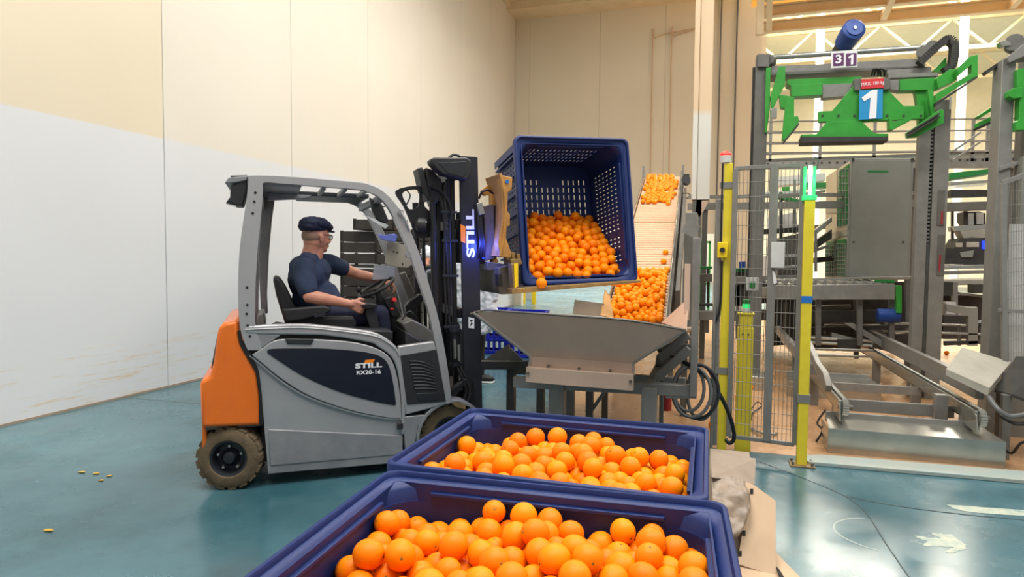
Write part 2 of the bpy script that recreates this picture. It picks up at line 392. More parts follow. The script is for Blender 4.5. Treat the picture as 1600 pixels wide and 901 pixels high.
wb = struct('wall_back', MB().box(-6.2, -5.62, 18.80, 19.0, 0, 9.2).box(-5.62, -1.6, 18.80, 19.0, 2.4, 9.2).box(-1.6, -.50, 18.80, 19.0, 0, 9.2).box(-.02, 1.2, 18.80, 19.0, 0, 9.2).box(-.50, -.02, 18.80, 19.0, 2.2, 9.2), 'wall_back_paint', 'tan panelled end wall')
xs = [WX, -5.42, -3.3, -1.45, -.50]
for i in range(len(xs) - 1):
    MB().box(xs[i] + .002, xs[i + 1] - .002, 18.76, 18.80, 2.4 if i < 3 else 0, 9.0).build('wall_panel', 'wall_back_paint', wb, bevel=.004)
MB().box(-.02, .43, 18.76, 18.80, 0, 9).build('wall_panel', 'wall_back_paint', wb)
MB().box(.46, 1.08, 18.70, 18.80, 0, 9).build('wall_panel', 'wall_back_paint', wb)
struct('ceiling', MB().box(-6.2, .6, -4, 19, 8.83, 9.2).box(-6.2, .6, 17.9, 18.76, 8.6, 8.83), 'cream_paint', 'cream ceiling of the loading bay')
struct('trim_1', MB().box(-5.88, -5.78, -4, 18.7, 8.7, 8.83), 'cream_paint')
# far hall
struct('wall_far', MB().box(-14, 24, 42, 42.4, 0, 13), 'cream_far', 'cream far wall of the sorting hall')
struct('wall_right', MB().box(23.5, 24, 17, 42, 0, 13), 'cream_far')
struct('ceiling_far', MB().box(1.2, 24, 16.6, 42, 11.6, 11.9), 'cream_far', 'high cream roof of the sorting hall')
struct('wall_partition', MB().box(1.0, 1.2, 19, 42, 0, 11.8), 'cream_paint')
for i, (x, y0) in enumerate(((6.0, 24), (10.6, 25))):
    p = at_z(1415, 56, 11.58)
    tag(MB().box(x, x + 2.3, y0, y0 + 3.2, 11.55, 11.6).build('roof_light', 'skylight'), 'bright roof window seen %s' % ('just above the blue motor and green clamp gantry', 'above the second gantry near the right edge')[i], 'skylight', 'roof lights of the far hall')
for x in (3.5, 8, 12.5, 17):
    struct('column_far', MB().cyl((x, 26, 0), (x, 26, 11.6), .14, 12), 'column_white', 'slim white round column in the far hall')
for i, y in enumerate((21, 26, 31, 36)):
    b = MB().beam((1.3, y, 10.2), (23, y, 10.2), .16, .16).beam((1.3, y, 11.4), (23, y, 11.4), .16, .16)
    k = 0; x = 1.3
    while x < 22:
        b.beam((x, y, 10.2 if k % 2 else 11.4), (x + 1.3, y, 11.4 if k % 2 else 10.2), .09, .09); x += 1.3; k += 1
    struct('beam_roof_truss', b, 'cream_paint', 'cream steel lattice roof truss')
# canopy of cream beams under yellow insulation
can = struct('beam_canopy', MB().ibeam((.80, 13.0, 7.05), (14, 13.0, 7.05), .22, .32, .03), 'cream_paint', 'cream steel canopy beams under yellow insulation')
for y, z in ((14.7, 7.05), (15.5, 6.98), (16.3, 6.9)):
    MB().ibeam((.80, y, z), (14, y, z), .16, .26, .03).build('beam', 'cream_paint', can, bevel=.004)
for x in (.85, 3.2, 5.6, 8, 10.4):
    MB().beam((x, 12.9, 6.95), (x + .25, 16.4, 6.85), .12, .14).build('strut', 'cream_paint', can)
MB().beam((.80, 14.6, 6.2), (.80, 14.6, 8.8), .14, .14).build('hanger', 'cream_paint', can)
MB().box(.7, 14, 12.2, 16.6, 7.5, 7.6).build('insulation_panel', 'insulation_glow', can)
MB().cyl((.8, 13.9, 7.25), (14, 13.9, 7.25), .07).build('conduit', 'black_plastic', can)
# column beside the conveyor
col = struct('column_1', MB().box(-.245, -.08, 9.0, 9.25, 2.28, 9.2), 'column_paint', 'square column, white below and bare beige above', bevel=.006)
MB().box(-.315, -.248, 8.98, 9.25, 2.3, 9.2).build('column_flange', 'column_paint', col, bevel=.004)
MB().uz([(0, 0), (.16, .0), (.0, -.32), (-.02, -.32)], 0, .2).build('bracket', 'stainless', col).location = (-.245, 9.0, 2.30)
MB().box(-.30, -.18, 9.0, 9.2, 0, 2.3).build('column_base', 'frame_grey_dark', col)
# pipes on back wall
pm = MB()
for x in (-1.80, -1.28):
    pm.tube(cr([(x, 18.7, 1.0), (x, 18.7, 7.4), (x + .06, 18.7, 7.68), (x + .4, 18.7, 7.78), (-.6, 18.7, 7.85)], 6), .015, 8)
tag(pm.build('wall_conduit', 'cardboard'), 'pair of thin grey conduits running up the tan end wall', 'pipe', kind='stuff')
for x in (.02, .44):
    tag(MB().tube(cr([(x, 18.66, .5), (x, 18.66, 7.0), (x + .02, 18.66, 9.0)], 4), .02, 8).build('drop_cable', 'hose_grey'),
        'thin dark cable down the end wall %s' % ('right next to the column' if x < .1 else 'at the pilaster edge'), 'cable')
# guard rail along back wall
gr = thing('crash_rail', 'grey steel rail running across behind the fence gate', 'rail', (0, 10, 0))
MB().beam((-.4, 0, 2.28), (2.6, 0, 2.28), .08, .10).build('rail', 'frame_grey', gr)
MB().beam((-.4, 0, 2.42), (2.6, 0, 2.42), .06, .05).build('rail', 'frame_grey', gr)
for x in (-.15, 2.6): MB().box(x - .04, x + .04, .0, .1, 0, 2.45).build('post', 'frame_grey_dark', gr)
# green door frame seen through the opening
gd = thing('green_door_frame', 'bright green door frame glimpsed through the end wall opening', 'door', (0, 19.3, 0))
MB().box(-.42, -.36, 0, .06, 0, 2.0).build('post', 'green_paint', gd); MB().box(-.16, -.10, 0, .06, 0, 2.0).build('post', 'green_paint', gd)
MB().box(-.42, -.10, 0, .06, .74, .80).build('rail', 'green_paint', gd); MB().box(-.42, -.10, 0, .06, 1.94, 2.0).build('rail', 'green_paint', gd)
MB().box(-.52, -.40, .3, .34, .8, 1.8).build('panel', 'red_plastic', gd)
# low white wall and tiny yellow posts far behind the hopper
struct('wall_low', MB().box(-9.0, -6.0, 21.5, 21.7, 0, .9), 'machine_white', 'low white kerb wall at the foot of the end wall')
for x in (-5.80, -5.45):
    tag(MB().cyl((x, 19.6, 0), (x, 19.6, .62), .075, 12).build('yellow_post', 'yellow_safety'), '%s of two small yellow guard posts seen far under the tipped bin' % ('left' if x < -5.6 else 'right'), 'post', 'yellow guard posts by the end wall')
# kerb between the floors
kb = struct('trim_2', MB().prism([(.62, 5.20), (.80, 5.31), (8, 5.60), (8, 5.36), (.70, 5.09)], (0, 0, 0), (1, 0, 0), (0, 1, 0), (0, 0, 1), .03), 'kerb_paint', 'worn painted kerb strip in front of the galvanised tray', bevel=.005)
# floor joints and worn paint marks
fj = struct('floor_seam', MB().prism([(-5.87, 5.13), (-3.2, 5.20), (-3.2, 5.212), (-5.87, 5.142)], (0, 0, .0005), (1, 0, 0), (0, 1, 0), (0, 0, 1), .001), 'frame_grey_dark', 'thin saw-cut joint in the teal floor')
def strip(name, pts, wd, mt, label):
    b = MB(); v = [at_z(*p) for p in pts]
    for i, (a, c) in enumerate(zip(v, v[1:])): b.beam(V3(a.x, a.y, .0003 * (i % 2)), V3(c.x, c.y, .0003 * (i % 2)), wd, .003)
    o = b.build(name, mt); o['kind'] = 'structure'; o['label'] = label; return o
strip('floor_seam', cr([(1170, 715), (1250, 745), (1320, 775), (1352, 800), (1385, 850), (1420, 901)], 3), .007, 'floor_crack', 'dark crack running across the teal floor')
strip('floor_seam', cr([(1320, 775), (1400, 790), (1500, 803), (1600, 812)], 3), .012, 'floor_crack', 'dark joint branching off below the worn white line')
random.seed(3)
def ragged(poly, jit, n=6):
    out = []
    for i in range(len(poly)):
        a, c = poly[i], poly[(i + 1) % len(poly)]
        for k in range(n):
            t = k / n; out.append((a[0] + (c[0] - a[0]) * t + random.uniform(-jit, jit), a[1] + (c[1] - a[1]) * t + random.uniform(-jit * .4, jit * .4)))
    return out
def mark(poly, jit, label, n=6):
    pts = [at_z(*p) for p in ragged(poly, jit, n)]
    o = MB().prism([(p.x, p.y) for p in pts], (0, 0, .0006), (1, 0, 0), (0, 1, 0), (0, 0, 1), .0008).build('floor_marking', 'floor_white'); o['kind'] = 'structure'; o['label'] = label
mark([(1478, 788), (1600, 797), (1600, 806), (1508, 799), (1490, 794)], 1.2, 'worn white painted line on the teal floor')
mark([(1425, 836), (1470, 842), (1455, 833), (1485, 835), (1508, 850), (1510, 857), (1488, 864), (1476, 862), (1490, 855), (1440, 852), (1450, 846)], 1.6, 'worn white painted arrow on the teal floor')
def skid(c0, rx, ry, a0, a1, wd, lab):
    pts = [(c0[0] + rx * cos(radians(a)), c0[1] + ry * sin(radians(a)), 0) for a in range(a0, a1, 8)]
    b = MB()
    for a, c in zip(pts, pts[1:]): b.beam((a[0], a[1], .0004), (c[0], c[1], .0004), wd, .0012)
    o = b.build('floor_marking', 'kerb_paint'); o['kind'] = 'structure'; o['label'] = lab
skid((.98, 3.92), .30, .24, 110, 250, .010, 'faint pale tyre arc on the teal floor')

# scraps of peel on the floor
for i, (px, py) in enumerate(((127, 738), (150, 740), (171, 744), (158, 751), (75, 829))):
    p = at_z(px, py, 0); b = MB(); n = 7
    poly = [(random.uniform(.012, .028) * cos(2 * pi * k / n) * (1.5 if i in (0, 4) else 1), random.uniform(.010, .02) * sin(2 * pi * k / n)) for k in range(n)]
    b.prism(poly, (0, 0, .001), (1, 0, .1), (0, 1, -.05), (0, 0, 1), .004)
    o = b.build('fruit_peel', 'peel'); o.location = (p.x, p.y, .002)
    tag(o, ['largest scrap of yellow peel in the cluster on the floor', 'small scrap of yellow peel amid the cluster on the floor', 'scrap of peel at the truck side of the cluster on the floor', 'tiny scrap of peel on the near side of the cluster on the floor', 'lone scrap of orange peel away from the cluster on the floor'][i], 'peel', 'peel scraps on the teal floor')

# ================================================================== FORKLIFT
P0 = at_z(357, 768, 0); FA = radians(38)
FD = V3(cos(FA), sin(FA), 0); FN = V3(-sin(FA), cos(FA), 0)
def fk(px, py, s=0.0):
    q = at_plane(px, py, P0 + FN * s, FN) - P0
    return q.dot(FD), q.z
def fk3(px, py, s): u, z = fk(px, py, s); return (u, s, z)
def fks(pts, s=0.0): return [fk(a, b, s) for a, b in pts]
truck = thing('forklift', 'silver and orange forklift with a dark mast lifting a blue bin', 'forklift', (P0.x, P0.y, 0), FA)
W = 1.10
ch = MB().uz([(.20, .20), (.20, .80), (.14, .90), (.3, .98), (1.05, .84), (1.10, .7), (1.40, .45), (1.30, .36), (1.22, .22), (1.15, .12), (.25, .12)], .05, W - .05)
ch.uz([(-.02, .42), (-.02, .9), (.2, .9), (.2, .3), (.12, .42)], .25, W - .25).box(1.1, 1.74, .25, .85, .12, .5).box(0, 1.2, .3, .8, .16, .3)
ch.build('chassis', 'dark_well', truck)
cwp = [(.205, .411), (-.150, .425), (-.155, .70), (-.150, .722), (-.100, .745), (-.075, .84), (-.055, .99), (-.045, 1.055), (-.01, 1.082), (.066, 1.094), (.072, 1.02), (.086, .955), (.123, .875), (.178, .765), (.195, .65), (.203, .53)]
MB().uz(cwp, .005, W - .005).build('counterweight', 'still_orange', truck, bevel=.035, seg=4)
MB().box(-.155, -.125, .06, W - .06, .24, .44).build('rear_skirt', 'still_orange', truck, bevel=.012)
MB().uz([(-.10, .78), (-.06, 1.0), (-.05, 1.0), (-.09, .78)], .12, W - .12).build('rear_grille', 'black_plastic', truck)
MB().uz([(.186, .42), (.21, .42), (.205, .60), (.19, .76), (.15, .87), (.09, .97), (.082, 1.03), (.064, 1.03), (.075, .95), (.12, .86), (.17, .76), (.188, .6)], -.002, .04).build('seam_strip', 'dark_well', truck)
MB().box(-.13, .22, .06, .09, .395, .43).build('lower_lip', 'steel_dark', truck)
# lower side panel with its creases
low = cr([(1.12, .377), (1.0, .392), (.767, .456), (.503, .568), (.334, .684), (.197, .811), (.135, .868)], 4)
side = [(.202, .589), (.217, .402), (.238, .085), (1.12, .07)] + low + [(.183, .782)]
sp = MB().uz(side, .012, .05).build('side_panel', 'silver', truck, bevel=.006)
MB().uz([(.241, .382), (1.118, .262), (1.118, .128), (.250, .140)], .002, .02).build('panel_fold', 'silver_dull', sp, bevel=.005)
MB().uz([(.252, .134), (1.118, .122), (1.118, .070), (.240, .086)], .008, .03).build('panel_fold', 'silver_dull', sp, bevel=.004)
MB().tube([(a, .006, b) for a, b in low], .009, 8).build('trim_ridge', 'silver', sp)
# recess behind door
MB().uz([(.13, .90), (.2, 1.0), (.4, 1.0), (.62, .99), (.89, .935), (1.02, .86), (1.09, .75), (1.125, .5), (1.125, .08), (1.09, .08), (1.08, .4), (.2, .8)], .014, .05).build('door_recess', 'dark_well', truck)
top = cr([(.219, .92), (.27, .955), (.336, .968), (.534, .960), (.769, .934), (.935, .883), (1.028, .812), (1.072, .70), (1.10, .52), (1.108, .392)], 4)
bot = cr([(1.108, .385), (1.0, .402), (.767, .468), (.503, .583), (.334, .702), (.21, .815), (.148, .874)], 4)
door = MB().uz(top + bot, -.012, .03).build('door', 'silver', truck, bevel=.012, seg=3)
nav = cr([(.239, .890), (.266, .911), (.45, .906), (.621, .896), (.859, .863), (.97, .822), (1.022, .753), (1.052, .62), (1.068, .492)], 4) + cr([(1.06, .482), (.919, .520), (.693, .600), (.475, .712), (.335, .81), (.25, .876)], 4)
MB().uz(nav, -.0165, -.005).build('dark_inlay', 'navy_gloss', door, bevel=.002)
MB().uz(fks([(445, 528), (491, 529), (486, 538), (449, 537)]), -.020, .0).build('door_handle', 'black_plastic', door, bevel=.006)
def tmx(px, py, s, ang=0):
    u, z = fk(px, py, s); ca, sa = cos(radians(ang)), sin(radians(ang))
    return axes((u, s, z), (ca, 0, sa), (-sa, 0, ca), (0, -1, 0))
u0, _z = fk(554, 571); u1, _z1 = fk(598, 571)
text('lettering', 'STILL', .045, 'white_ink', door, tmx(576, 571, -.0178), bold=.0016, sx=1.72)
text('lettering', 'RX20-16', .038, 'white_ink', door, tmx(576, 581.5, -.0178), bold=.0008, sx=1.20)
MB().uz(fks([(569, 567), (571, 562), (586, 561), (583, 566)], -.018), -.0185, -.0170).build('logo', 'orange_ink', door)
# beltline
bt = cr([(.11, 1.060), (.30, 1.064), (.478, 1.061), (.709, 1.031), (.92, .992), (1.028, .930), (1.085, .865), (1.112, .76), (1.128, .60), (1.135, .42), (1.130, .27)], 4)
bb = cr([(1.108, .27), (1.110, .42), (1.098, .60), (1.075, .74), (1.03, .828), (.94, .898), (.889, .925), (.621, .981), (.45, .992), (.115, 1.010)], 4)
MB().uz(bt + bb, -.008, .06).build('belt_frame', 'silver', truck, bevel=.014, seg=3)
MB().tube([(a, -.010, b - .022) for a, b in bt[:26]], .005, 6).build('belt_ridge', 'silver', truck)
MB().uz([(.15, 1.012), (.325, .996), (.19, .900), (.13, .902)], -.003, .05).build('corner_plate', 'silver_dull', truck, bevel=.006)
# rear pillar, roof rail and front pillar in one bent frame (near and far)
outer = cr([(.124, .904), (.091, 1.0), (.073, 1.145), (.073, 1.347), (.087, 1.577), (.128, 1.864), (.140, 1.985), (.150, 2.014), (.345, 2.020), (.60, 2.012), (.82, 2.003), (.888, 1.993), (.967, 1.962), (1.048, 1.893), (1.106, 1.812), (1.165, 1.699), (1.224, 1.552), (1.285, 1.370), (1.371, 1.07), (1.434, .752), (1.470, .470)], 4)
inner = cr([(1.432, .465), (1.395, .66), (1.345, .91), (1.295, 1.14), (1.225, 1.352), (1.165, 1.530), (1.094, 1.692), (1.020, 1.838), (.95, 1.912), (.88, 1.944), (.82, 1.954), (.60, 1.962), (.345, 1.970), (.235, 1.972), (.226, 1.94), (.222, 1.868), (.205, 1.70), (.192, 1.578), (.176, 1.347), (.171, 1.20), (.171, 1.055), (.200, .95), (.205, .905)], 4)
for s0, nm in ((-.005, 'silver'), (W - .055, 'silver_dull')):
    g = MB().uz(outer + inner, s0, s0 + .06).build('guard_frame', nm, truck, bevel=.012, seg=3)
    if s0 < 0:
        for px, py in ((399, 301), (397.5, 315), (395, 333), (386, 449), (386.5, 476), (385.5, 490), (387, 508), (390.5, 525)):
            u, z = fk(px, py); MB().cyl((u, -.008, z), (u, .0, z), .008, 10).build('bolt_hole', 'dark_well', g)
# rear inner pillar and roof
MB().uz([(.19, 1.05), (.24, 1.05), (.235, 1.2), (.25, 1.5), (.275, 1.78), (.30, 1.96), (.20, 1.96), (.17, 1.5)], .99, 1.06).build('rear_post', 'silver_dull', truck, bevel=.01)
MB().uz(fks([(400, 505), (403, 490), (412, 488), (416, 505)], .6), .5, .95).build('rear_bracket', 'silver_dull', truck, bevel=.006)
MB().box(.16, .46, .04, W - .04, 1.955, 1.985).build('roof_plate', 'silver_dull', truck, bevel=.006)
MB().uz([(.25, 1.955), (.25, 1.90), (.52, 1.925), (.56, 1.955)], .50, .56).build('roof_bracket', 'silver_dull', truck, bevel=.005)
MB().box(.46, .96, .50, W - .04, 1.945, 1.975).build('roof_plate', 'rim_dark', truck, bevel=.006)
for u in (.60, .74, .88):
    MB().box(u - .014, u + .014, .04, .55, 1.945, 1.972).build('roof_bar', 'silver_dull', truck, bevel=.005)
MB().box(.95, .99, .04, W - .04, 1.88, 1.925).build('roof_bar', 'silver_dull', truck, bevel=.005)
MB().box(.16, .22, .04, W - .04, 1.86, 1.97).build('roof_bar', 'silver_dull', truck, bevel=.006)
# front step panel
su = fks([(622, 541), (678, 533), (705, 629), (633, 648)])
MB().uz(su, -.004, .05).build('front_panel', 'silver', truck, bevel=.008)
fp = MB().uz(fks([(625.5, 555), (682, 545), (697, 627), (636, 632)], -.006), -.010, .0).build('step_cover', 'black_plastic', truck, bevel=.006)
for k in range(9):
    t = k / 8; a = (640 + 8 * t, 564 + 43 * t * 1.0); c = (676 + 5.5 * t, 572 + 36 * t)
    pa, pm_, pb = fk3(a[0], a[1], -.012), fk3((a[0] + c[0]) / 2, (a[1] + c[1]) / 2 - 3 + 2 * t, -.012), fk3(c[0], c[1], -.012)
    MB().tube(cr([pa, pm_, pb], 4), .006, 6).build('vent_louvre', 'black_metal', fp)
MB().uz(fks([(651, 614), (685, 613), (686, 625), (653, 626)], -.01), -.014, -.005).build('pocket', 'rim_dark', fp, bevel=.004)
MB().uz(fks([(629, 651), (664, 648), (653, 668), (648, 700), (633, 702)]), .0, .05).build('lower_corner', 'silver_dull', truck, bevel=.006)
MB().uz(fks([(620, 661), (629, 660), (629, 669), (620, 670)]), -.02, .0).build('latch', 'black_plastic', truck, bevel=.002)
# front mudguard
FWU, FWZ = 1.475, .225
arc = [(FWU + .262 * cos(radians(a)), FWZ + .262 * sin(radians(a))) for a in range(185, -10, -12)]
arci = [(FWU + .238 * cos(radians(a)), FWZ + .238 * sin(radians(a))) for a in range(-4, 190, 12)]
MB().uz(arc + arci, .0, .16).build('mudguard', 'silver_dull', truck, bevel=.004)
MB().uz(fks([(705, 628), (716, 626), (728, 632), (728, 640), (712, 636)]), .0, .2).build('step_pad', 'clamp_worn', truck, bevel=.004)
# wheels
def wheel(parent, u, s, r, wd, nlug, steer=0):
    R = Matrix.Rotation(radians(90), 4, 'X')
    mt = Matrix.Translation((u, s, r)) @ Matrix.Rotation(radians(steer), 4, 'Z') @ R
    ty = MB().lathe([(r * .56, 0), (r * .60, .008), (r * .80, .012), (r * .93, -.002), (r * .965, -.03), (r * .965, -wd + .02), (r * .8, -wd), (r * .56, -wd)], 40, mt, closed=True)
    for k in range(nlug):
        a = 2 * pi * k / nlug
        for sd, off in ((0, 0), (1, pi / nlug)):
            L_ = mt @ Matrix.Rotation(a + off, 4, 'Z')
            z0, z1 = ((-.002, -wd * .48) if sd == 0 else (-wd * .52, -wd + .002))
            hw = r * 2 * pi / nlug * .34
            v = [(rr, y, z) for z in (z0, z1) for (rr, y) in ((r * .88, -hw), (r * 1.0, -hw), (r * 1.0, hw), (r * .88, hw))]
            v = [L_ @ Vector(p) for p in v]
            ty.add(v, [(0, 1, 2, 3), (7, 6, 5, 4), (0, 4, 5, 1), (1, 5, 6, 2), (2, 6, 7, 3), (3, 7, 4, 0)])
    ty = ty.build('tyre', 'rubber', parent, bevel=.003)
    ty['kind'] = 'thing'
    rim = MB().lathe([(.001, -.045), (r * .22, -.045), (r * .24, -.03), (r * .30, -.05), (r * .46, -.055), (r * .50, -.004), (r * .57, .002), (r * .57, -.08), (.001, -.08)], 36, mt).build('rim', 'rim_dark', parent)
    MB().lathe([(.001, .0), (r * .16, -.004), (r * .20, -.02), (r * .22, -.05), (.001, -.05)], 20, mt).build('hub', 'rim_dark', rim)
    for k in range(5):
        a = 2 * pi * k / 5 + .35; p = mt @ Matrix.Translation((r * .37 * cos(a), r * .37 * sin(a), -.052))
        MB().lathe([(.001, .026), (.009, .026), (.0125, .02), (.0125, 0), (.001, 0)], 6, p).build('wheel_nut', 'nut_steel', rim)
def wheel_part(name, *a, **k):
    e = bpy.data.objects.new(name, None); COL.objects.link(e); e.parent = truck; return e
wheel(truck, 0, .03, .204, .16, 17, steer=-15)
wheel(truck, FWU, .05, .226, .17, 22)
wheel(truck, 0, W - .17, .204, .16, 20); wheel(truck, FWU, W - .2, .226, .17, 22)
# seat
sb = fks([(426, 433), (431, 431), (437, 432), (447, 447), (460, 474), (470, 500), (470, 512), (448, 512), (441, 490), (431, 458)], .55)
MB().uz(sb, .33, .77).build('seat_back', 'seat_vinyl', truck, bevel=.025, seg=3)
MB().uz(fks([(447, 489), (548, 489), (552, 497), (548, 522), (447, 522)], .55), .31, .79).build('seat_cushion', 'seat_vinyl', truck, bevel=.025, seg=3)
ar = MB().uz(fks([(441, 482), (505, 476), (517, 480), (514, 488), (470, 500), (445, 503)], .27), .22, .30).build('armrest', 'seat_vinyl', truck, bevel=.015, seg=3)
MB().uz(fks([(490, 492), (508, 488), (510, 491), (492, 496)], .215), .212, .222).build('armrest_badge', 'rim_dark', ar)
MB().uz(fks([(452, 500), (600, 508), (600, 530), (452, 520)], .55), .15, .95).build('engine_cover', 'black_plastic', truck, bevel=.01)
# lever console
lv = MB().uz(fks([(572, 477), (583, 478), (586, 484), (596, 524), (580, 521), (570, 490)], .34), .31, .37).build('lever_console', 'black_plastic', truck, bevel=.008)
MB().uz(fks([(559, 476), (575, 473), (588, 475), (588, 480), (572, 482)], .33), .28, .40).build('lever_head', 'black_metal', lv, bevel=.005)
# steering column and wheel
cu, cz = fk(588, 449, .55); SW = V3(cu, .55, cz)
axn = V3(-.48, -.10, .87).normalized(); xa, ya, za = frame_z(axn)
ring = [SW + (xa * cos(2 * pi * k / 32) + ya * sin(2 * pi * k / 32)) * .142 for k in range(32)]
sw = MB().tube(ring, .013, 10, True).build('steering_wheel', 'black_plastic', truck)
for a in (0, 2.1, 4.2):
    MB().beam(SW - axn * .015, SW + (xa * cos(a) + ya * sin(a)) * .14, .03, .010).build('spoke', 'black_plastic', sw)
MB().cyl(SW - axn * .04, SW, .04, 20).build('wheel_hub', 'black_plastic', sw)
kp = fk3(560, 452, .50); MB().ell(kp, (.018, .018, .022)).cyl(kp, fk3(567, 461, .50), .009, 8).build('spinner_knob', 'black_plastic', sw)
c1 = SW - axn * .04; c2 = V3(*fk3(604, 478, .55)); c3 = V3(*fk3(622, 512, .55))
sc_ = MB().tube([c1, c1 * .5 + c2 * .5, c2, c3], [.038, .06, .062, .085], 14).build('steering_column', 'black_plastic', truck)
MB().uz(fks([(598, 466), (611, 462), (626, 492), (613, 497)], .44), .43, .62).build('switch_panel', 'black_metal', truck, bevel=.01)
b1 = fk3(614.5, 469, .42); MB().cyl(b1, (b1[0] + .006, .40, b1[2] + .008), .017, 16).build('emergency_button', 'red_button', sc_)
b2 = fk3(612.5, 482.5, .43); MB().ell((b2[0], .425, b2[2]), (.014, .006, .010)).build('red_switch', 'red_button', sc_)
# dash and front cowl
MB().uz(fks([(618, 500), (634, 494), (652, 503), (672, 518), (674, 530), (650, 533), (628, 520)], .45), .20, .90).build('dashboard', 'frame_grey_dark', truck, bevel=.012, seg=3)
MB().uz(fks([(624, 512), (650, 527), (674, 530), (676, 545), (625, 552)], .3), .08, 1.0).build('front_cowl', 'black_plastic', truck, bevel=.01)
MB().uz(fks([(634, 502), (645, 498), (655, 505), (643, 509)], .30), .22, .6).build('cup_tray', 'dark_well', truck)
MB().tube(cr([fk3(628, 500, .3), fk3(640, 486, .3), fk3(652, 498, .3)], 5), .006, 6).build('tray_wire', 'hose_black', truck)
# far side front post pieces, holders
MB().uz(fks([(624, 428), (633, 424), (652, 468), (657, 500), (645, 502), (640, 475)], .9), .88, .95).build('far_post', 'frame_grey_dark', truck, bevel=.008)
MB().uz(fks([(636, 500), (632, 478), (640, 468), (655, 458), (662, 466), (648, 484), (652, 500)], .7), .66, .74).build('grab_bracket', 'black_metal', truck, bevel=.008)
MB().uz(fks([(604, 375), (612, 377), (634, 383), (643, 388), (645, 412), (637, 418), (622, 417), (601, 411), (603, 396)], .75), .745, .752).build('holder_plate', 'machine_beige', truck, bevel=.001)
for px, py in ((615, 393), (620.5, 394), (629, 412)):
    u, z = fk(px, py, .742); MB().cyl((u, .740, z), (u, .746, z), .006, 8).build('plate_hole', 'dark_well', truck)
MB().uz(fks([(591, 365), (600, 367), (616, 365), (621, 368), (618, 378), (604, 376), (594, 373)], .7), .69, .72).build('blue_clip', 'clip_blue', truck, bevel=.003)
MB().uz(fks([(584, 412), (617, 417), (616, 433), (604, 436), (582, 437)], .6), .596, .603).build('document_screen', 'perspex', truck, bevel=.002)
MB().uz(fks([(577, 308), (596, 318), (607, 345), (601, 349), (588, 343), (581, 328)], .2), .18, .24).build('rear_view_mirror', 'black_plastic', truck, bevel=.01)
MB().tube([fk3(590, 305, .2), fk3(592, 325, .2), fk3(607, 320, .3)], .006, 6).build('mirror_arm', 'black_metal', truck)
MB().uz(fks([(563, 333), (594, 345), (607, 352), (602, 357)], .9), .897, .901).build('wind_deflector', 'glass_clear', truck)
# rear lamp cluster behind the roof
rl = MB().uz(fks([(360, 276), (388, 275), (386, 300), (380, 322), (368, 322), (360, 316), (361, 292), (369, 289)], .12), .05, .30).build('rear_lamp', 'black_plastic', truck, bevel=.008)
MB().uz(fks([(352, 287), (358, 279), (388, 276), (386, 283), (366, 287)], .1), .04, .9).build('rear_lamp_bar', 'silver_dull', rl, bevel=.004)
MB().uz(fks([(353, 318), (362, 306), (372, 312), (370, 322)], .12), .08, .26).build('rear_lens', 'lens_dark', rl, bevel=.003)
# headlamp bracket at the front of the guard
oo = fks([(618, 298), (655, 291), (660, 312), (666, 328), (675, 336), (675, 368), (648, 370), (643, 352), (630, 322)], .30)
ih = fks([(629, 301), (653, 297), (653, 322), (640, 327), (634, 318)], .30)
bk = MB(); h = len(oo)
def ringplate(mb, o, i_, s0, s1):
    """plate with one opening: bridge two outlines sampled by angle round the opening's middle"""
    cx = sum(p[0] for p in i_) / len(i_); cy = sum(p[1] for p in i_) / len(i_)
    def hit(poly, a):
        best = None; dx, dy = cos(a), sin(a)
        for (x1, y1), (x2, y2) in zip(poly, poly[1:] + poly[:1]):
            ex, ey = x2 - x1, y2 - y1; den = dx * ey - dy * ex
            if abs(den) < 1e-9: continue
            t = ((x1 - cx) * ey - (y1 - cy) * ex) / den; w_ = ((x1 - cx) * dy - (y1 - cy) * dx) / den
            if t > 0 and -1e-6 <= w_ <= 1 + 1e-6 and (best is None or t > best): best = t
        return (cx + dx * best, cy + dy * best)
    n = 48; O = [hit(o, 2 * pi * k / n) for k in range(n)]; I = [hit(i_, 2 * pi * k / n) for k in range(n)]
    v = [(p[0], s, p[1]) for s in (s0, s1) for L_ in (O, I) for p in L_]; f = []
    for k in range(n):
        j = (k + 1) % n
        f += [(k, j, n + j, n + k), (2 * n + k, 3 * n + k, 3 * n + j, 2 * n + j), (k, 2 * n + k, 2 * n + j, j), (n + k, n + j, 3 * n + j, 3 * n + k)]
    return mb.add(v, f)
ringplate(bk, cr(oo, 4, True), cr(ih, 4, True), .29, .31).build('lamp_bracket', 'black_metal', truck)
hp = V3(*fk3(660, 352, .27)); hd = V3(.95, -.3, -.05).normalized()
hl = MB().tube([hp - hd * .055, hp - hd * .03, hp, hp + hd * .03], [.03, .058, .062, .055], 18).build('work_lamp', 'black_plastic', truck)
MB().cyl(hp + hd * .03, hp + hd * .034, .050, 18).build('lamp_lens', 'lens_dark', hl)
MB().tube(cr([fk3(634, 296, .3), fk3(641, 305, .28), fk3(636, 318, .3), fk3(632, 321, .3)], 4), .005, 6).build('lamp_cable', 'hose_black', truck)
hp2 = V3(*fk3(680, 358, .5)); MB().tube([hp2 - hd * .05, hp2, hp2 + hd * .02], [.02, .04, .04], 14).build('work_lamp', 'black_plastic', truck)
MB().tube([fk3(624, 325, -.0), fk3(628, 333, -.02), fk3(634, 345, -.02), fk3(640, 360, -.01)], .007, 8).build('grab_handle', 'silver', truck)
for px, py in ((626, 332), (638, 398)):
    u, z = fk(px, py, -.01); MB().cyl((u, -.02, z), (u, .02, z), .020, 12).build('handle_clamp', 'silver_dull', truck)

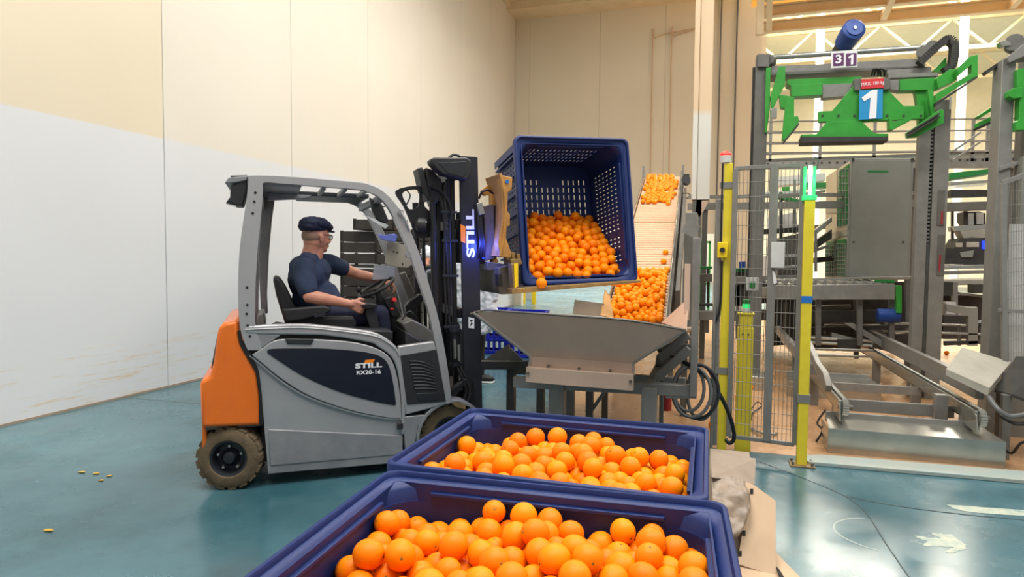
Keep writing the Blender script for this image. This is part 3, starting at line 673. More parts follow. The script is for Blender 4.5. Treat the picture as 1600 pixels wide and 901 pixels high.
# ---- mast (an Empty part with its own pieces)
mast = bpy.data.objects.new('mast', None); COL.objects.link(mast); mast.parent = truck
def mz(z): return (z - .4) * -.026       # the mast leans back slightly
def mbar(name, u0, u1, s0, s1, z0, z1, mt='mast_dark', bev=.004):
    return MB().prism([(u0 + mz(z0), z0), (u1 + mz(z0), z0), (u1 + mz(z1), z1), (u0 + mz(z1), z1)], (0, s0, 0), (1, 0, 0), (0, 0, 1), (0, 1, 0), s1 - s0).build(name, mt, mast, bevel=bev)
mbar('outer_rail', 1.625, 1.765, .20, .235, .10, 2.255); mbar('outer_rail', 1.625, 1.765, .865, .90, .10, 2.255)
mbar('rail_web', 1.66, 1.70, .235, .28, .10, 2.24, 'black_metal'); mbar('rail_web', 1.66, 1.70, .82, .865, .10, 2.24, 'black_metal')
mbar('inner_rail', 1.565, 1.600, .26, .30, .30, 2.18, 'black_metal'); mbar('inner_rail', 1.565, 1.600, .80, .84, .30, 2.18, 'black_metal')
mbar('inner_rail', 1.46, 1.485, .27, .31, .34, 2.10, 'black_metal'); mbar('inner_rail', 1.46, 1.485, .78, .82, .34, 2.10, 'black_metal')
for z in (.42, 1.05, 1.72, 2.10): mbar('crossbar', 1.60, 1.66, .25, .85, z, z + .07, 'black_metal')
def mtube(name, pts, r, mt='black_metal', n=10): return MB().tube([(u + mz(z), s, z) for u, s, z in pts], r, n).build(name, mt, mast)
mtube('lift_cylinder', [(1.425, .25, .40), (1.425, .25, 1.95)], .026); mtube('lift_cylinder', [(1.425, .85, .40), (1.425, .85, 1.95)], .026)
mtube('piston_rod', [(1.545, .24, 1.15), (1.545, .24, 2.1)], .014, 'rim_dark')
mtube('cylinder_body', [(1.56, .20, .70), (1.56, .20, .98)], .036); 
for z in (.70, .955): mtube('collar', [(1.56, .20, z), (1.56, .20, z + .022)], .046, 'rim_dark')
mtube('spring_cover', [(1.545, .155, .76), (1.545, .155, .90)], .012, 'nut_steel'); mtube('spring_cover', [(1.575, .155, .74), (1.575, .155, .86)], .012, 'nut_steel')
for k, u in enumerate((1.505, 1.53)):
    mtube('hydraulic_hose', [(u, .225, .95), (u - .01, .22, 1.4), (u - .03 * k, .22, 1.8), (u - .05, .23, 2.08)], .009, 'hose_black')
mtube('hydraulic_hose', cr([(1.56, .18, .70), (1.60, .14, .60), (1.62, .13, .50), (1.56, .14, .42), (1.49, .16, .44)], 5), .012, 'hose_black')
mtube('hydraulic_hose', cr([(1.585, .18, .70), (1.64, .12, .56), (1.62, .11, .44), (1.52, .13, .39)], 5), .010, 'hose_black')
chn = MB()
for k in range(58):
    z = .98 + k * .019; chn.box(1.518 + mz(z), 1.532 + mz(z), .215 + .004 * (k % 2), .235 - .004 * (k % 2), z, z + .016)
chn.build('lift_chain', 'rim_dark', mast)
for z in (.98, 1.36, 1.62, 1.83): mbar('hose_clamp', 1.48, 1.60, .205, .215, z, z + .018, 'rim_dark', .001)
MB().uz(fks([(702, 610), (725, 590), (736, 594), (738, 616), (724, 620), (724, 600), (708, 622)], .16), .13, .19).build('tilt_bracket', 'black_metal', mast, bevel=.006)
hz = [(1.655, .62), (1.655, .74), (1.68, .765), (1.72, .765), (1.735, .74), (1.735, .62)]
MB().tube(cr([fk3(722, 616, .17), fk3(736, 614, .17), fk3(738, 600, .17), (fk(730, 590, .17)[0], .17, fk(730, 590, .17)[1])], 4), .009, 8).build('mast_handle', 'black_metal', mast)
text('lettering', 'STILL', .083, 'white_ink', mast, tmx(735.5, 365, .1985, 90 + 1.2), bold=.003, sx=1.86)
MB().uz(fks([(719.5, 350), (727.5, 354), (727, 380), (720, 377)], .198), .1965, .1990).build('logo', 'orange_ink', mast)
MB().uz(fks([(732, 495), (741, 497), (741, 513), (732, 512)], .198), .1965, .1990).build('label', 'label_white', mast)
MB().uz(fks([(734, 499), (739, 500), (736, 503), (739, 505), (734, 510), (736, 504)], .196), .1955, .1966).build('label_print', 'dark_well', mast)
# lamps on top of the mast
tl = MB().uz(fks([(670, 250), (676, 247), (727, 247), (734, 252), (734, 272), (729, 282), (722, 281), (690, 273), (680, 265), (672, 256)], .12), .08, .2).build('top_lamp', 'black_plastic', mast, bevel=.012, seg=3)
MB().uz(fks([(684, 254), (728, 252), (729, 270), (724, 277), (700, 270)], .078), .076, .084).build('lamp_lens', 'lens_dark', mast, bevel=.003)
MB().uz(fks([(650, 264), (658, 262), (664, 282), (673, 311), (668, 315), (658, 299)], .3), .25, .42).build('mast_mirror', 'black_plastic', mast, bevel=.008)
MB().uz(fks([(664, 262), (676, 266), (690, 285), (686, 312), (676, 322), (668, 292)], .25), .22, .4).build('mirror_bracket', 'black_metal', mast, bevel=.008)
MB().tube(cr([fk3(701, 247, .2), fk3(708, 242, .2), fk3(716, 243, .2), fk3(722, 248, .2)], 4), .010, 8).build('top_hose', 'hose_black', mast)
MB().tube(cr([fk3(670, 290, .2), fk3(690, 300, .2), fk3(703, 320, .2), fk3(706, 345, .2)], 4), .010, 8).build('top_hose', 'hose_black', mast)
MB().tube([fk3(676, 315, .3), fk3(681, 335, .3), fk3(684, 350, .3)], .018, 8).build('mirror_stem', 'black_metal', mast)
# ---- carriage and turning clamp
cg = bpy.data.objects.new('rotating_clamp', None); COL.objects.link(cg); cg.parent = truck
def cpl(name, pts, s, s0, s1, mt, bev=.005): return MB().uz(fks(pts, s), s0, s1).build(name, mt, cg, bevel=bev)
cpl('carriage', [(745, 325), (758, 322), (758, 412), (745, 412)], .25, .25, .85, 'mast_dark')
cpl('valve_block', [(757, 322), (772, 318), (773, 404), (758, 408)], .20, .20, .50, 'steel_dark')
cpl('lamp_cover', [(771, 320), (776, 322), (777, 402), (772, 405)], .22, .22, .5, 'mast_dark')
MB().tube([fk3(753.5, 372, .20), fk3(756, 392, .19), fk3(755, 404, .20)], .006, 8).build('blue_lamp', 'lamp_blue', cg)
pl_ = bpy.data.lights.new('blue_spot', 'POINT'); pl_.energy = 4.5; pl_.color = (.06, .10, 1.0); pl_.shadow_soft_size = .02
plo = bpy.data.objects.new('blue_spot', pl_); COL.objects.link(plo); q_ = P0 + FD * fk(752, 385, .12)[0] + FN * .10; plo.location = (q_.x, q_.y, fk(752, 385, .12)[1])
for k in range(3):
    MB().tube(cr([fk3(747 + 3 * k, 325, .18), fk3(748 + 2 * k, 350, .16), fk3(750 + 3 * k, 378, .16), fk3(747 + 4 * k, 402, .2)], 4), .010, 8).build('hydraulic_hose', 'hose_black', cg)
cpl('hose_fitting', [(744, 318), (752, 316), (757, 334), (748, 336)], .16, .14, .18, 'nut_steel', .003)
MB().tube(cr([fk3(748, 310, .16), fk3(754, 299, .15), fk3(763, 297, .15), fk3(770, 302, .2)], 4), .009, 8).build('hydraulic_hose', 'hose_black', cg)
cpl('clamp_arm', [(752, 298), (780, 274), (784, 270), (784, 300), (770, 303), (757, 306)], .30, .30, .34, 'clamp_yellow')
cpl('clamp_plate', [(767, 303), (782, 302), (784, 310), (784, 336), (776, 345), (775, 400), (779, 408), (777, 413), (769, 412), (768, 345)], .24, .24, .30, 'clamp_yellow', .004)
cpl('clamp_lug', [(775, 309), (782, 309), (782, 332), (779, 334), (774, 331)], .22, .22, .24, 'clamp_worn', .002)
for py in (319, 326):
    u, z = fk(778, py, .215); MB().cyl((u, .205, z), (u, .22, z), .013, 6).build('bolt', 'steel_dark', cg)
cpl('slew_head', [(782, 273), (801, 277), (800, 297), (794, 300), (793, 331), (797, 334), (797, 352), (792, 354), (791, 372), (799, 394), (799, 402), (782, 402), (778, 380), (786, 340), (784, 300)], .0, .0, .09, 'clamp_yellow', .006)
u, z = fk(792.5, 283.5, -.005); MB().cyl((u, -.008, z), (u, .002, z), .014, 16).build('blue_grease_cap', 'tape_blue', cg)
MB().tube(cr([fk3(781, 271, .0), fk3(786, 290, -.01), fk3(790, 318, -.01), fk3(789, 350, -.01), fk3(785, 380, .0), fk3(781, 400, .0)], 5), .010, 8).build('ring_edge', 'clamp_yellow', cg)
MB().uz(fks([(780, 271), (786, 290), (790, 318), (789, 350), (785, 380), (781, 400), (786, 400), (788, 372), (791, 345), (792, 318), (788, 290), (784, 271)], .0), .0, .33).build('slew_ring', 'clamp_yellow', cg, bevel=.003)
for k, (px, wd) in enumerate(((787, 6), (796, 5), (805, 4))):
    cpl('clamp_finger', [(px, 392 + 2 * k), (px + wd, 392 + 2 * k), (px + wd + 4, 412), (px + 2, 414)], .16 - .02 * k, .12 - .02 * k, .18 - .02 * k, 'clamp_worn', .004)
cpl('finger_bar', [(796, 405), (812, 404), (813, 411), (797, 413)], .05, .03, .12, 'clamp_worn', .004)
cpl('lower_block', [(759, 408), (786, 412), (789, 420), (778, 423), (760, 422)], .2, .18, .5, 'steel_dark', .006)
cpl('fork_heel', [(779, 418), (797, 414), (798, 450), (799, 459), (784, 460), (779, 452)], .08, .08, .60, 'steel_dark', .006)
cpl('heel_bolster', [(777, 428), (783, 426), (784, 448), (778, 446)], .06, .04, .12, 'rubber_black', .004)
cpl('frame_post', [(797, 412), (808, 411), (809, 452), (800, 456)], .0, -.03, .05, 'clamp_worn', .004)
cpl('frame_edge', [(803, 412), (809, 411), (809, 447), (804, 450)], -.03, -.034, -.028, 'yellow_safety', .001)
cpl('fork_bar', [(799, 459), (799, 451), (1000, 437.5), (1000, 441)], -.03, -.04, .06, 'clamp_worn', .003)
u, z = fk(800, 452, 0); u2, z2 = fk(998, 439, 0)
MB().prism([(u, z - .03), (u2, z2 - .014), (u2, z2 - .002), (u, z + .008)], (0, .07, 0), (1, 0, 0), (0, 0, 1), (0, 1, 0), .12).build('fork', 'steel_dark', cg, bevel=.003)
MB().prism([(u, z - .02), (u2, z2 - .014), (u2, z2 - .006), (u, z + .01)], (0, .50, 0), (1, 0, 0), (0, 0, 1), (0, 1, 0), .12).build('fork', 'steel_dark', cg, bevel=.003)

# ================================================================== BIG BLUE BINS
BX, BY, BZ = 1.17, .93, .745
def rrect(wx, wy, r, z, n=5):
    out = []
    for cx, cy, a0 in ((wx / 2 - r, wy / 2 - r, 0), (-wx / 2 + r, wy / 2 - r, 90), (-wx / 2 + r, -wy / 2 + r, 180), (wx / 2 - r, -wy / 2 + r, 270)):
        for k in range(n + 1):
            a = radians(a0 + 90 * k / n); out.append((cx + r * cos(a), cy + r * sin(a), z))
    return out
def loft(mb, loops, closed=True):
    n = len(loops[0]); N = len(loops); v = [p for l in loops for p in l]; f = []
    for i in range(N if closed else N - 1):
        j = (i + 1) % N
        f += [(i * n + k, i * n + (k + 1) % n, j * n + (k + 1) % n, j * n + k) for k in range(n)]
    return mb.add(v, f)
def slotted(mb, o, ex, ey, en, lx, ly, t, slots):
    """wall of size lx, ly and thickness t with real rectangular openings; slots = (x0, x1, y0, y1)"""
    o, ex, ey, en = Vector(o), Vector(ex), Vector(ey), Vector(en)
    X = sorted({0, lx} | {s[0] for s in slots} | {s[1] for s in slots}); Y = sorted({0, ly} | {s[2] for s in slots} | {s[3] for s in slots})
    X = [x for i, x in enumerate(X) if i == 0 or x - X[i - 1] > 1e-5]; Y = [y for i, y in enumerate(Y) if i == 0 or y - Y[i - 1] > 1e-5]
    nx, ny = len(X), len(Y)
    v = [o + ex * x + ey * y + en * d for d in (0, t) for y in Y for x in X]
    hole = set()
    for i in range(nx - 1):
        for j in range(ny - 1):
            cx, cy = (X[i] + X[i + 1]) / 2, (Y[j] + Y[j + 1]) / 2
            if any(s[0] < cx < s[1] and s[2] < cy < s[3] for s in slots): hole.add((i, j))
    I = lambda i, j, d: d * nx * ny + j * nx + i
    f = []
    for i in range(nx - 1):
        for j in range(ny - 1):
            if (i, j) in hole: continue
            f += [(I(i, j, 0), I(i, j + 1, 0), I(i + 1, j + 1, 0), I(i + 1, j, 0)), (I(i, j, 1), I(i + 1, j, 1), I(i + 1, j + 1, 1), I(i, j + 1, 1))]
            for di, dj, a, b in ((-1, 0, (i, j), (i, j + 1)), (1, 0, (i + 1, j + 1), (i + 1, j)), (0, -1, (i + 1, j), (i, j)), (0, 1, (i, j + 1), (i + 1, j + 1))):
                ii, jj = i + di, j + dj
                if (ii, jj) in hole or not (0 <= ii < nx - 1 and 0 <= jj < ny - 1):
                    f.append((I(*a, 0), I(*a, 1), I(*b, 1), I(*b, 0)))
    return mb.add(v, f)
def slotgrid(x0, x1, nx, y0, y1, ny, wx, wy, skip=lambda i, j: False):
    out = []
    for i in range(nx):
        for j in range(ny):
            if skip(i, j): continue
            cx = x0 + (x1 - x0) * i / max(1, nx - 1); cy = y0 + (y1 - y0) * j / max(1, ny - 1)
            out.append((cx - wx / 2, cx + wx / 2, cy - wy / 2, cy + wy / 2))
    return out
def make_bin(name, label, cat, group):
    t = thing(name, label, cat, group=group)
    ix, iy = BX - .12, BY - .12; th = .006
    wl_ = MB(); H_ = BZ - .06
    sx_ = slotgrid(.10, ix - .10, 24, .15, .53, 6, .011, .040)
    sy_ = slotgrid(.07, iy - .12, 19, .20, .50, 4, .012, .055)
    slotted(wl_, (-ix / 2, iy / 2, .04), (1, 0, 0), (0, 0, 1), (0, 1, 0), ix, H_, th, sx_)
    wl_.build('side_wall', 'bin_blue', t, smooth=0); wl_ = MB()
    slotted(wl_, (-ix / 2, -iy / 2 - th, .04), (1, 0, 0), (0, 0, 1), (0, 1, 0), ix, H_, th, sx_)
    wl_.build('side_wall', 'bin_blue', t, smooth=0)
    wl_ = MB()
    slotted(wl_, (ix / 2, -iy / 2, .04), (0, 1, 0), (0, 0, 1), (1, 0, 0), iy, H_, th, sy_)
    wl_.build('end_wall', 'bin_blue', t, smooth=0); wl_ = MB()
    slotted(wl_, (-ix / 2 - th, -iy / 2, .04), (0, 1, 0), (0, 0, 1), (1, 0, 0), iy, H_, th, sy_)
    wl_.build('end_wall', 'bin_blue', t, smooth=0)
    fl = MB()
    sf = slotgrid(.10, ix - .08, 14, .05, iy - .08, 15, .044, .010, lambda i, j: i in (4, 5) or (i == 12 and 4 < j < 9) or (i == 13 and 3 < j < 10) or (j > 11 and i > 9))
    slotted(fl, (-ix / 2, -iy / 2, .04), (1, 0, 0), (0, 1, 0), (0, 0, 1), ix, iy, .008, sf)
    fl.build('bottom', 'bin_blue', t, smooth=0)
    ft = MB()
    for x in (-ix / 2 + .05, 0, ix / 2 - .05): ft.box(x - .05, x + .05, -iy / 2, iy / 2, 0, .045)
    ft.build('skid', 'bin_blue', t, bevel=.006)
    r = .118
    for sx in (-1, 1):
        for sy in (-1, 1):
            pl = [(0, 0), (r, 0)] + [(r - r * sin(a), r - r * cos(a)) for a in [radians(d) for d in range(0, 91, 15)]][1:-1] + [(0, r)]
            cp = MB(); cp.prism([(sx * (ix / 2 - x), sy * (iy / 2 - y)) for x, y in pl], (0, 0, .05), (1, 0, 0), (0, 1, 0), (0, 0, 1), BZ - .13)
            cp.prism([(sx * (ix / 2 + .03 - x), sy * (iy / 2 + .03 - y)) for x, y in ((0, 0), (.06, 0), (0, .06))], (0, 0, .02), (1, 0, 0), (0, 1, 0), (0, 0, 1), BZ - .08)
            cp.build('corner_post', 'bin_blue', t)
    R = lambda inset, r_, z: rrect(BX - 2 * inset, BY - 2 * inset, r_, z, 6)
    rim = MB(); loft(rim, [R(.030, .04, BZ - .085), R(.006, .045, BZ - .075), R(.0, .05, BZ - .060), R(0, .05, BZ - .006), R(.005, .048, BZ), R(.016, .045, BZ), R(.019, .045, BZ - .006),
                           R(.020, .05, BZ - .018), R(.034, .13, BZ - .021), R(.044, .125, BZ - .030), R(.052, .12, BZ - .040), R(.059, .12, BZ - .13)])
    rim.build('rim', 'bin_blue', t, smooth=50)
    rb = MB()
    for s in (-1, 1):
        rb.prism([(-BX / 2 + .19, 0), (BX / 2 - .19, 0), (BX / 2 - .19, -.014), (-BX / 2 + .19, -.014)], (0, s * (iy / 2 + .004), BZ - .045), (1, 0, 0), (0, 0, 1), (0, -s, 0), .018)
        rb.prism([(-BY / 2 + .19, 0), (BY / 2 - .19, 0), (BY / 2 - .19, -.014), (-BY / 2 + .19, -.014)], (s * (ix / 2 + .004), 0, BZ - .045), (0, 1, 0), (0, 0, 1), (-s, 0, 0), .018)
    rb.build('inner_ledge', 'bin_blue', t, bevel=.003)
    rbs = MB()
    for k in range(-3, 4):
        for s in (-1, 1):
            rbs.box(k * .155 - .008, k * .155 + .008, min(s * (iy / 2 + .016), s * (iy / 2 + .034)), max(s * (iy / 2 + .016), s * (iy / 2 + .034)), .05, BZ - .08)
            if abs(k) < 3: rbs.box(min(s * (ix / 2 + .016), s * (ix / 2 + .034)), max(s * (ix / 2 + .016), s * (ix / 2 + .034)), k * .16 - .008, k * .16 + .008, .05, BZ - .08)
    rbs.build('outer_rib', 'bin_blue', t)
    return t
bin1 = make_bin('fruit_bin', 'big blue plastic bin of fruit nearest the camera, cut off by the photo edge', 'bin', 'big blue fruit bins')
bin1.location = (-.502, 1.622, 0); bin1.rotation_euler = (0, 0, radians(3.3))
bin2 = dup(bin1, label='big blue bin of fruit on the floor between the nearest bin and the hopper')
bin2.location = (-.587, 2.575, 0); bin2.rotation_euler = (0, 0, radians(.5))
# tipped bin: bin X axis points up, bin Y runs along the forks, bin Z (the opening) faces the camera side and a little up
TB = V3(-1.381, 4.661, 1.293); Dd = V3(.8275, .5605, .0331).normalized(); Vv = V3(-.0957, .0836, .9919); Vv = (Vv - Dd * Vv.dot(Dd)).normalized(); Nn = Vv.cross(Dd) * -1
if Nn.y > 0: Nn = -Nn
if Vv.cross(Dd).dot(Nn) < 0: Dd_ = -Dd
else: Dd_ = Dd
TW = .972
cen_open = TB + Dd * TW / 2 + Vv * BX / 2
bin3 = dup(bin1, label='blue slotted bin held up and tipped on its side by the forklift, spilling fruit')
bin3.matrix_world = axes(cen_open - Nn * BZ, Vv, Dd_, Nn) @ Matrix.Diagonal((1, TW / BY, 1, 1))

# ================================================================== ORANGES
def orange_mesh(seed):
    rs = random.Random(seed); b = MB().ell((0, 0, 0), 1.0, 20, 14)
    ph = rs.random() * 6
    v = []
    for p in b.v:
        x, y, z = p; k = 1 + .02 * sin(2 * atan2(y, x) + ph) * (1 - z * z)
        zz = z * (1.03 + .03 * rs.random() * 0) - .05 * math.exp(-((x * x + y * y) / .02)) * (1 if z > 0 else 0)
        v.append((x * k, y * k, zz))
    b.v = v; me = b.data('orange', 'orange_rind', 180); return me
OM = [orange_mesh(i) for i in range(4)]
stem_me = MB().lathe([(.001, .975), (.07, .985), (.09, 1.0), (.05, 1.012), (.001, 1.015)], 7).data('stem', 'calyx', 0)

def heap(a, b, layers, seed, bump=.02, its=140, mound=0, r0=.037, r1=.042, fill=.93):
    """loose spheres shaken down onto an uneven base inside an a x b box; local z is up"""
    rg = np.random.RandomState(seed); n = int(layers * a * b / (4 * .0395 ** 2 * .90) * fill)
    P = np.empty((n, 3)); P[:, 0] = rg.uniform(.04, a - .04, n); P[:, 1] = rg.uniform(.04, b - .04, n); P[:, 2] = rg.uniform(.05, .07 * layers + .12, n)
    R = rg.uniform(r0, r1, n); ph = rg.uniform(0, 6, 4)
    def base(x, y): return bump * (np.sin(x * 9 + ph[0]) * np.sin(y * 8 + ph[1]) + .6 * np.sin(x * 17 + ph[2]) * np.sin(y * 15 + ph[3])) + mound * (1 - (2 * x / a - 1) ** 2) * (1 - (2 * y / b - 1) ** 2)
    S = R[:, None] + R[None, :]
    for it in range(its):
        P[:, 2] -= .006 if it < its * .8 else .001
        for _ in range(2):
            D = P[:, None, :] - P[None, :, :]; d = np.sqrt((D ** 2).sum(-1)) + 1e-9; np.fill_diagonal(d, 9)
            o = np.clip(S - d, 0, None); P += ((D / d[..., None]) * (o[..., None] * .30)).sum(1)
            P[:, 0] = np.clip(P[:, 0], R, a - R); P[:, 1] = np.clip(P[:, 1], R, b - R)
            P[:, 2] = np.maximum(P[:, 2], base(P[:, 0], P[:, 1]) + R)
    return P, R
allo = []      # (world centre, radius, where)
def place_heap(where, O, ex, ey, ez, P, R):
    for p, r in zip(P, R): allo.append((O + ex * p[0] + ey * p[1] + ez * p[2], r, where))
for where, b_, seed in (('near', bin1, 4), ('middle', bin2, 11)):
    mw = Matrix.Translation(b_.location) @ Matrix.Rotation(b_.rotation_euler.z, 4, 'Z')
    a_, c_ = BX - .13, BY - .13
    P, R = heap(a_, c_, 2.3, seed, bump=.022, mound=.03, r0=.0385, r1=.0445)
    place_heap(where, mw @ V3(-a_ / 2, -c_ / 2, BZ - (.268 if where == 'near' else .276)), mw.to_3x3() @ V3(1, 0, 0), mw.to_3x3() @ V3(0, 1, 0), V3(0, 0, 1), P, R)
# the slope of fruit in the tipped bin
lowf = cen_open - Vv * (BX / 2 - .06) - Nn * .02 - Dd * ((TW - .125) / 2)
back_h = .60
sl = (V3(0, 0, 0) - Nn * (BZ - .085) + Vv * back_h); slen = sl.length; sd = sl.normalized(); sn = Dd.cross(sd)
if sn.dot(V3(0, 0, 1)) < 0: sn = -sn
P, R = heap(TW - .125, slen, 2.1, 21, bump=.02, mound=.02)
place_heap('tipped', lowf - sn * .125 + sd * .0, Dd, sd, sn, P, R)
# oranges on the inclined conveyor
CL = (at_y(945, 500, 6.9) + at_y(1041, 500, 6.9)) / 2; CT = (at_y(1009, 277, 12.3) + at_y(1063, 277, 12.3)) / 2; CD = (CT - CL).normalized(); CLEN = (CT - CL).length
CX = V3(1, .03, 0).normalized(); CN = CX.cross(CD).normalized(); CW = .62
def conv_pt(u, t, h=0): return CL + CD * (t * CLEN) + CX * u + CN * h
P, R = heap(CW - .03, CLEN * .24, 1.35, 31, bump=.003, its=90, fill=.9)
place_heap('belt', conv_pt(-(CW - .03) / 2, -.02, .012), CX, CD, CN, P, R)
P, R = heap(CW - .03, CLEN * .30, .9, 32, bump=.003, its=90, fill=.72)
place_heap('belt', conv_pt(-(CW - .03) / 2, .70, .012), CX, CD, CN, P, R)
for px, py in ((1040, 394), (1037, 408), (1042, 421), (1021, 426), (1005, 430), (1044, 318), (1012, 432), (1030, 428)):
    d = ray(px, py); t_ = ((CL + CN * .05) - CAMP).dot(CN) / d.dot(CN); allo.append((CAMP + d * t_, .039, 'belt'))
# the fruit balanced on the lip of the tipped bin
e_ = at_plane(846, 442, P0 - FN * .035, FN); allo.append((e_, .041, 'lip'))
for px, py in ((1154, 620), (1173, 604), (1203, 564), (1113, 663), (1479, 551)):
    d = ray(px, py); allo.append((CAMP + d * ((.036 - CAM_H) / d.z), .036, 'floor'))
# which of them the camera can see, by size in the picture
C3 = np.array([tuple(c) for c, r, w_ in allo]); RR = np.array([r for c, r, w_ in allo]); cp_ = np.array(tuple(CAMP))
rel = C3 - cp_; fw = rel @ np.array(tuple(FWD)); pxs = 800 + FPX * (rel @ np.array(tuple(RGT))) / fw; pys = 450.5 - FPX * (rel @ np.array(tuple(UPV))) / fw
size = RR / fw; seen = np.zeros(len(allo))
rgt, upv = np.array(tuple(RGT)), np.array(tuple(UPV))
for i in range(len(allo)):
    if not (-20 < pxs[i] < 1620 and -20 < pys[i] < 921): continue
    for a, b in ((0, 0), (.6, 0), (-.6, 0), (0, .6), (0, -.6), (.4, .4), (-.4, .4), (.4, -.4), (-.4, -.4)):
        tgt = C3[i] + (rgt * a + upv * b) * RR[i]; d = tgt - cp_; L_ = np.linalg.norm(d); d /= L_
        tc = rel @ d; dist2 = (rel ** 2).sum(1) - tc ** 2
        blk = (dist2 < RR ** 2) & (tc < L_ - RR[i] * .9); blk[i] = False
        yv = cp_[1] + d[1] * L_
        if not blk.any(): seen[i] += 1
rank = [i for i in np.argsort(-size) if seen[i] >= 2]
keep = set(rank[:300]) | {i for i, o in enumerate(allo) if o[2] in ('lip', 'floor')}
LAB = {'near': ('bright orange fruit in the heap filling the nearest blue bin', 'oranges in the nearest blue bin'),
       'middle': ('bright orange fruit in the heap in the blue bin behind the nearest one', 'oranges in the second blue bin'),
       'tipped': ('bright orange fruit in the sloping pile inside the raised tipped bin', 'oranges in the tipped bin'),
       'belt': ('bright orange fruit riding up the inclined conveyor', 'oranges on the inclined conveyor'),
       'lip': ('single orange balanced over the lower lip of the raised tipped bin', None)}
FLAB = ['orange lying on the brown floor just beside the yellow guard bollard', 'orange on the brown floor behind the yellow guard bollard', 'orange by the grey foot seen through the wire gate',
        'orange lying on the floor beside the yellow post at the blue bin corner', 'orange lying on the floor under the machine behind the beige cover']
random.seed(8); fi = 0
rest = {}
for i, (c, r, wh) in enumerate(allo):
    if i not in keep:
        rest.setdefault(wh, []).append((c, r)); continue
    o = bpy.data.objects.new('orange', OM[i % 4]); COL.objects.link(o); o.location = c; s = r
    o.scale = (s, s, s * random.uniform(.97, 1.06)); o.rotation_euler = (random.uniform(-1.9, 1.9), random.uniform(-1.9, 1.9), random.uniform(0, 6.3))
    if wh == 'floor': tag(o, FLAB[fi], 'orange', 'oranges dropped on the floor'); fi += 1
    else: tag(o, LAB[wh][0], 'orange', LAB[wh][1])
    if size[i] > .0125:
        st = bpy.data.objects.new('stem', stem_me); COL.objects.link(st); st.parent = o
SL = {'near': 'bright oranges deeper in the nearest blue bin', 'middle': 'bright oranges deeper in the second blue bin', 'tipped': 'bright oranges in the sloping pile of the raised tipped bin', 'belt': 'bright oranges riding up the inclined conveyor'}
unit = MB().ell((0, 0, 0), 1.0, 14, 9)
for wh, L_ in rest.items():
    if not L_: continue
    b = MB()
    for c, r in L_: b.add([(c.x + x * r, c.y + y * r, c.z + z * r) for x, y, z in unit.v], unit.f)
    o = b.build('orange_heap', 'orange_rind', smooth=180); tag(o, SL[wh], 'oranges', None, 'stuff')

# ================================================================== HOPPER
def sheet(name, pts, t, mt, parent, bevel=0):
    p = [Vector(q) for q in pts]; n = (p[1] - p[0]).cross(p[2] - p[0]).normalized()
    k = len(p); b = MB().add(p + [q + n * t for q in p], [tuple(range(k))[::-1], tuple(range(k, 2 * k))] + [(i, (i + 1) % k, k + (i + 1) % k, k + i) for i in range(k)])
    return b.build(name, mt, parent, bevel=bevel)
hop = thing('hopper', 'stainless steel funnel hopper below the tipped bin', 'hopper', (-.8, 4.6, 0))
ho = Vector(hop.location)
def H(px, py, y): return at_y(px, py, y) - ho
A, B_, C_, D_ = H(740, 488, 3.98), H(1072, 515, 3.98), H(990, 567, 4.16), H(828, 556, 4.16)
sheet('front_plate', [A, H(780, 486, 3.98), H(875, 492, 3.98), H(980, 500, 3.98), B_, C_, D_], .004, 'stainless', hop)
sheet('front_lip', [D_ + V3(0, -.004, 0), C_ + V3(0, -.004, 0), H(990, 583, 4.16), H(829, 573, 4.16)], .004, 'stainless', hop)
Ab, Bb, Cb, Db = A + V3(-.15, 2.6, -.30), B_ + V3(.02, 2.6, -.25), C_ + V3(.02, 2.5, -.02), D_ + V3(-.02, 2.5, -.02)
sheet('side_plate', [A, D_, Db, Ab], .004, 'stainless', hop)
sheet('side_plate', [B_, Bb, Cb, C_], .004, 'stainless', hop)
sheet('floor_plate', [D_, C_, Cb, Db], .004, 'stainless', hop)
MB().tube(cr([A + V3(-.02, 0, -.01), H(760, 484.5, 3.98), H(800, 487, 3.97), H(875, 492, 3.97), H(980, 500, 3.97), B_ + V3(0, -.01, 0)], 3), .007, 8).build('top_edge', 'steel_dark', hop)
MB().tube([A, A * .5 + D_ * .5 + V3(0, 0, -.0), D_, D_ + V3(0, 0, -.07)], .013, 8).build('side_edge', 'stainless_edge', hop)
MB().tube([B_, C_, C_ + V3(0, 0, -.08)], .009, 8).build('side_edge', 'stainless_edge', hop)
sheet('back_plate', [H(895, 491, 6.7), H(945, 494, 6.7), H(944, 474, 6.7), H(898, 468, 6.7)], .004, 'galvanised', hop)
sheet('deflector', [H(938, 492, 6.6), H(959, 498, 6.6), H(953, 462, 6.85), H(945, 452, 6.85)], .004, 'clamp_yellow', hop)
sheet('side_deflector', [H(1034, 504, 6.7), H(1073, 516, 4.05), H(1076, 466, 5.6), H(1064, 480, 6.6)], .004, 'stainless', hop)
fb = MB().prism([(p.x, p.z) for p in (H(822, 573, 4.1), H(989, 585, 4.1), H(989, 611, 4.1), H(821, 597, 4.1))], (0, 4.1 - ho.y, 0), (1, 0, 0), (0, 0, 1), (0, 1, 0), .06).build('front_beam', 'stainless', hop, bevel=.004)
for px, py in ((824.5, 583), (985, 596)):
    p = H(px, py, 4.09); MB().cyl((p.x, p.y - .004, p.z), (p.x, p.y + .02, p.z), .010, 8).build('bolt', 'steel_dark', fb)
for px, py in ((856, 572), (904, 576), (953, 579)):
    p = H(px, py, 4.13); MB().cyl((p.x, p.y - .004, p.z), (p.x, p.y + .02, p.z), .009, 6).build('bolt', 'steel_dark', fb)
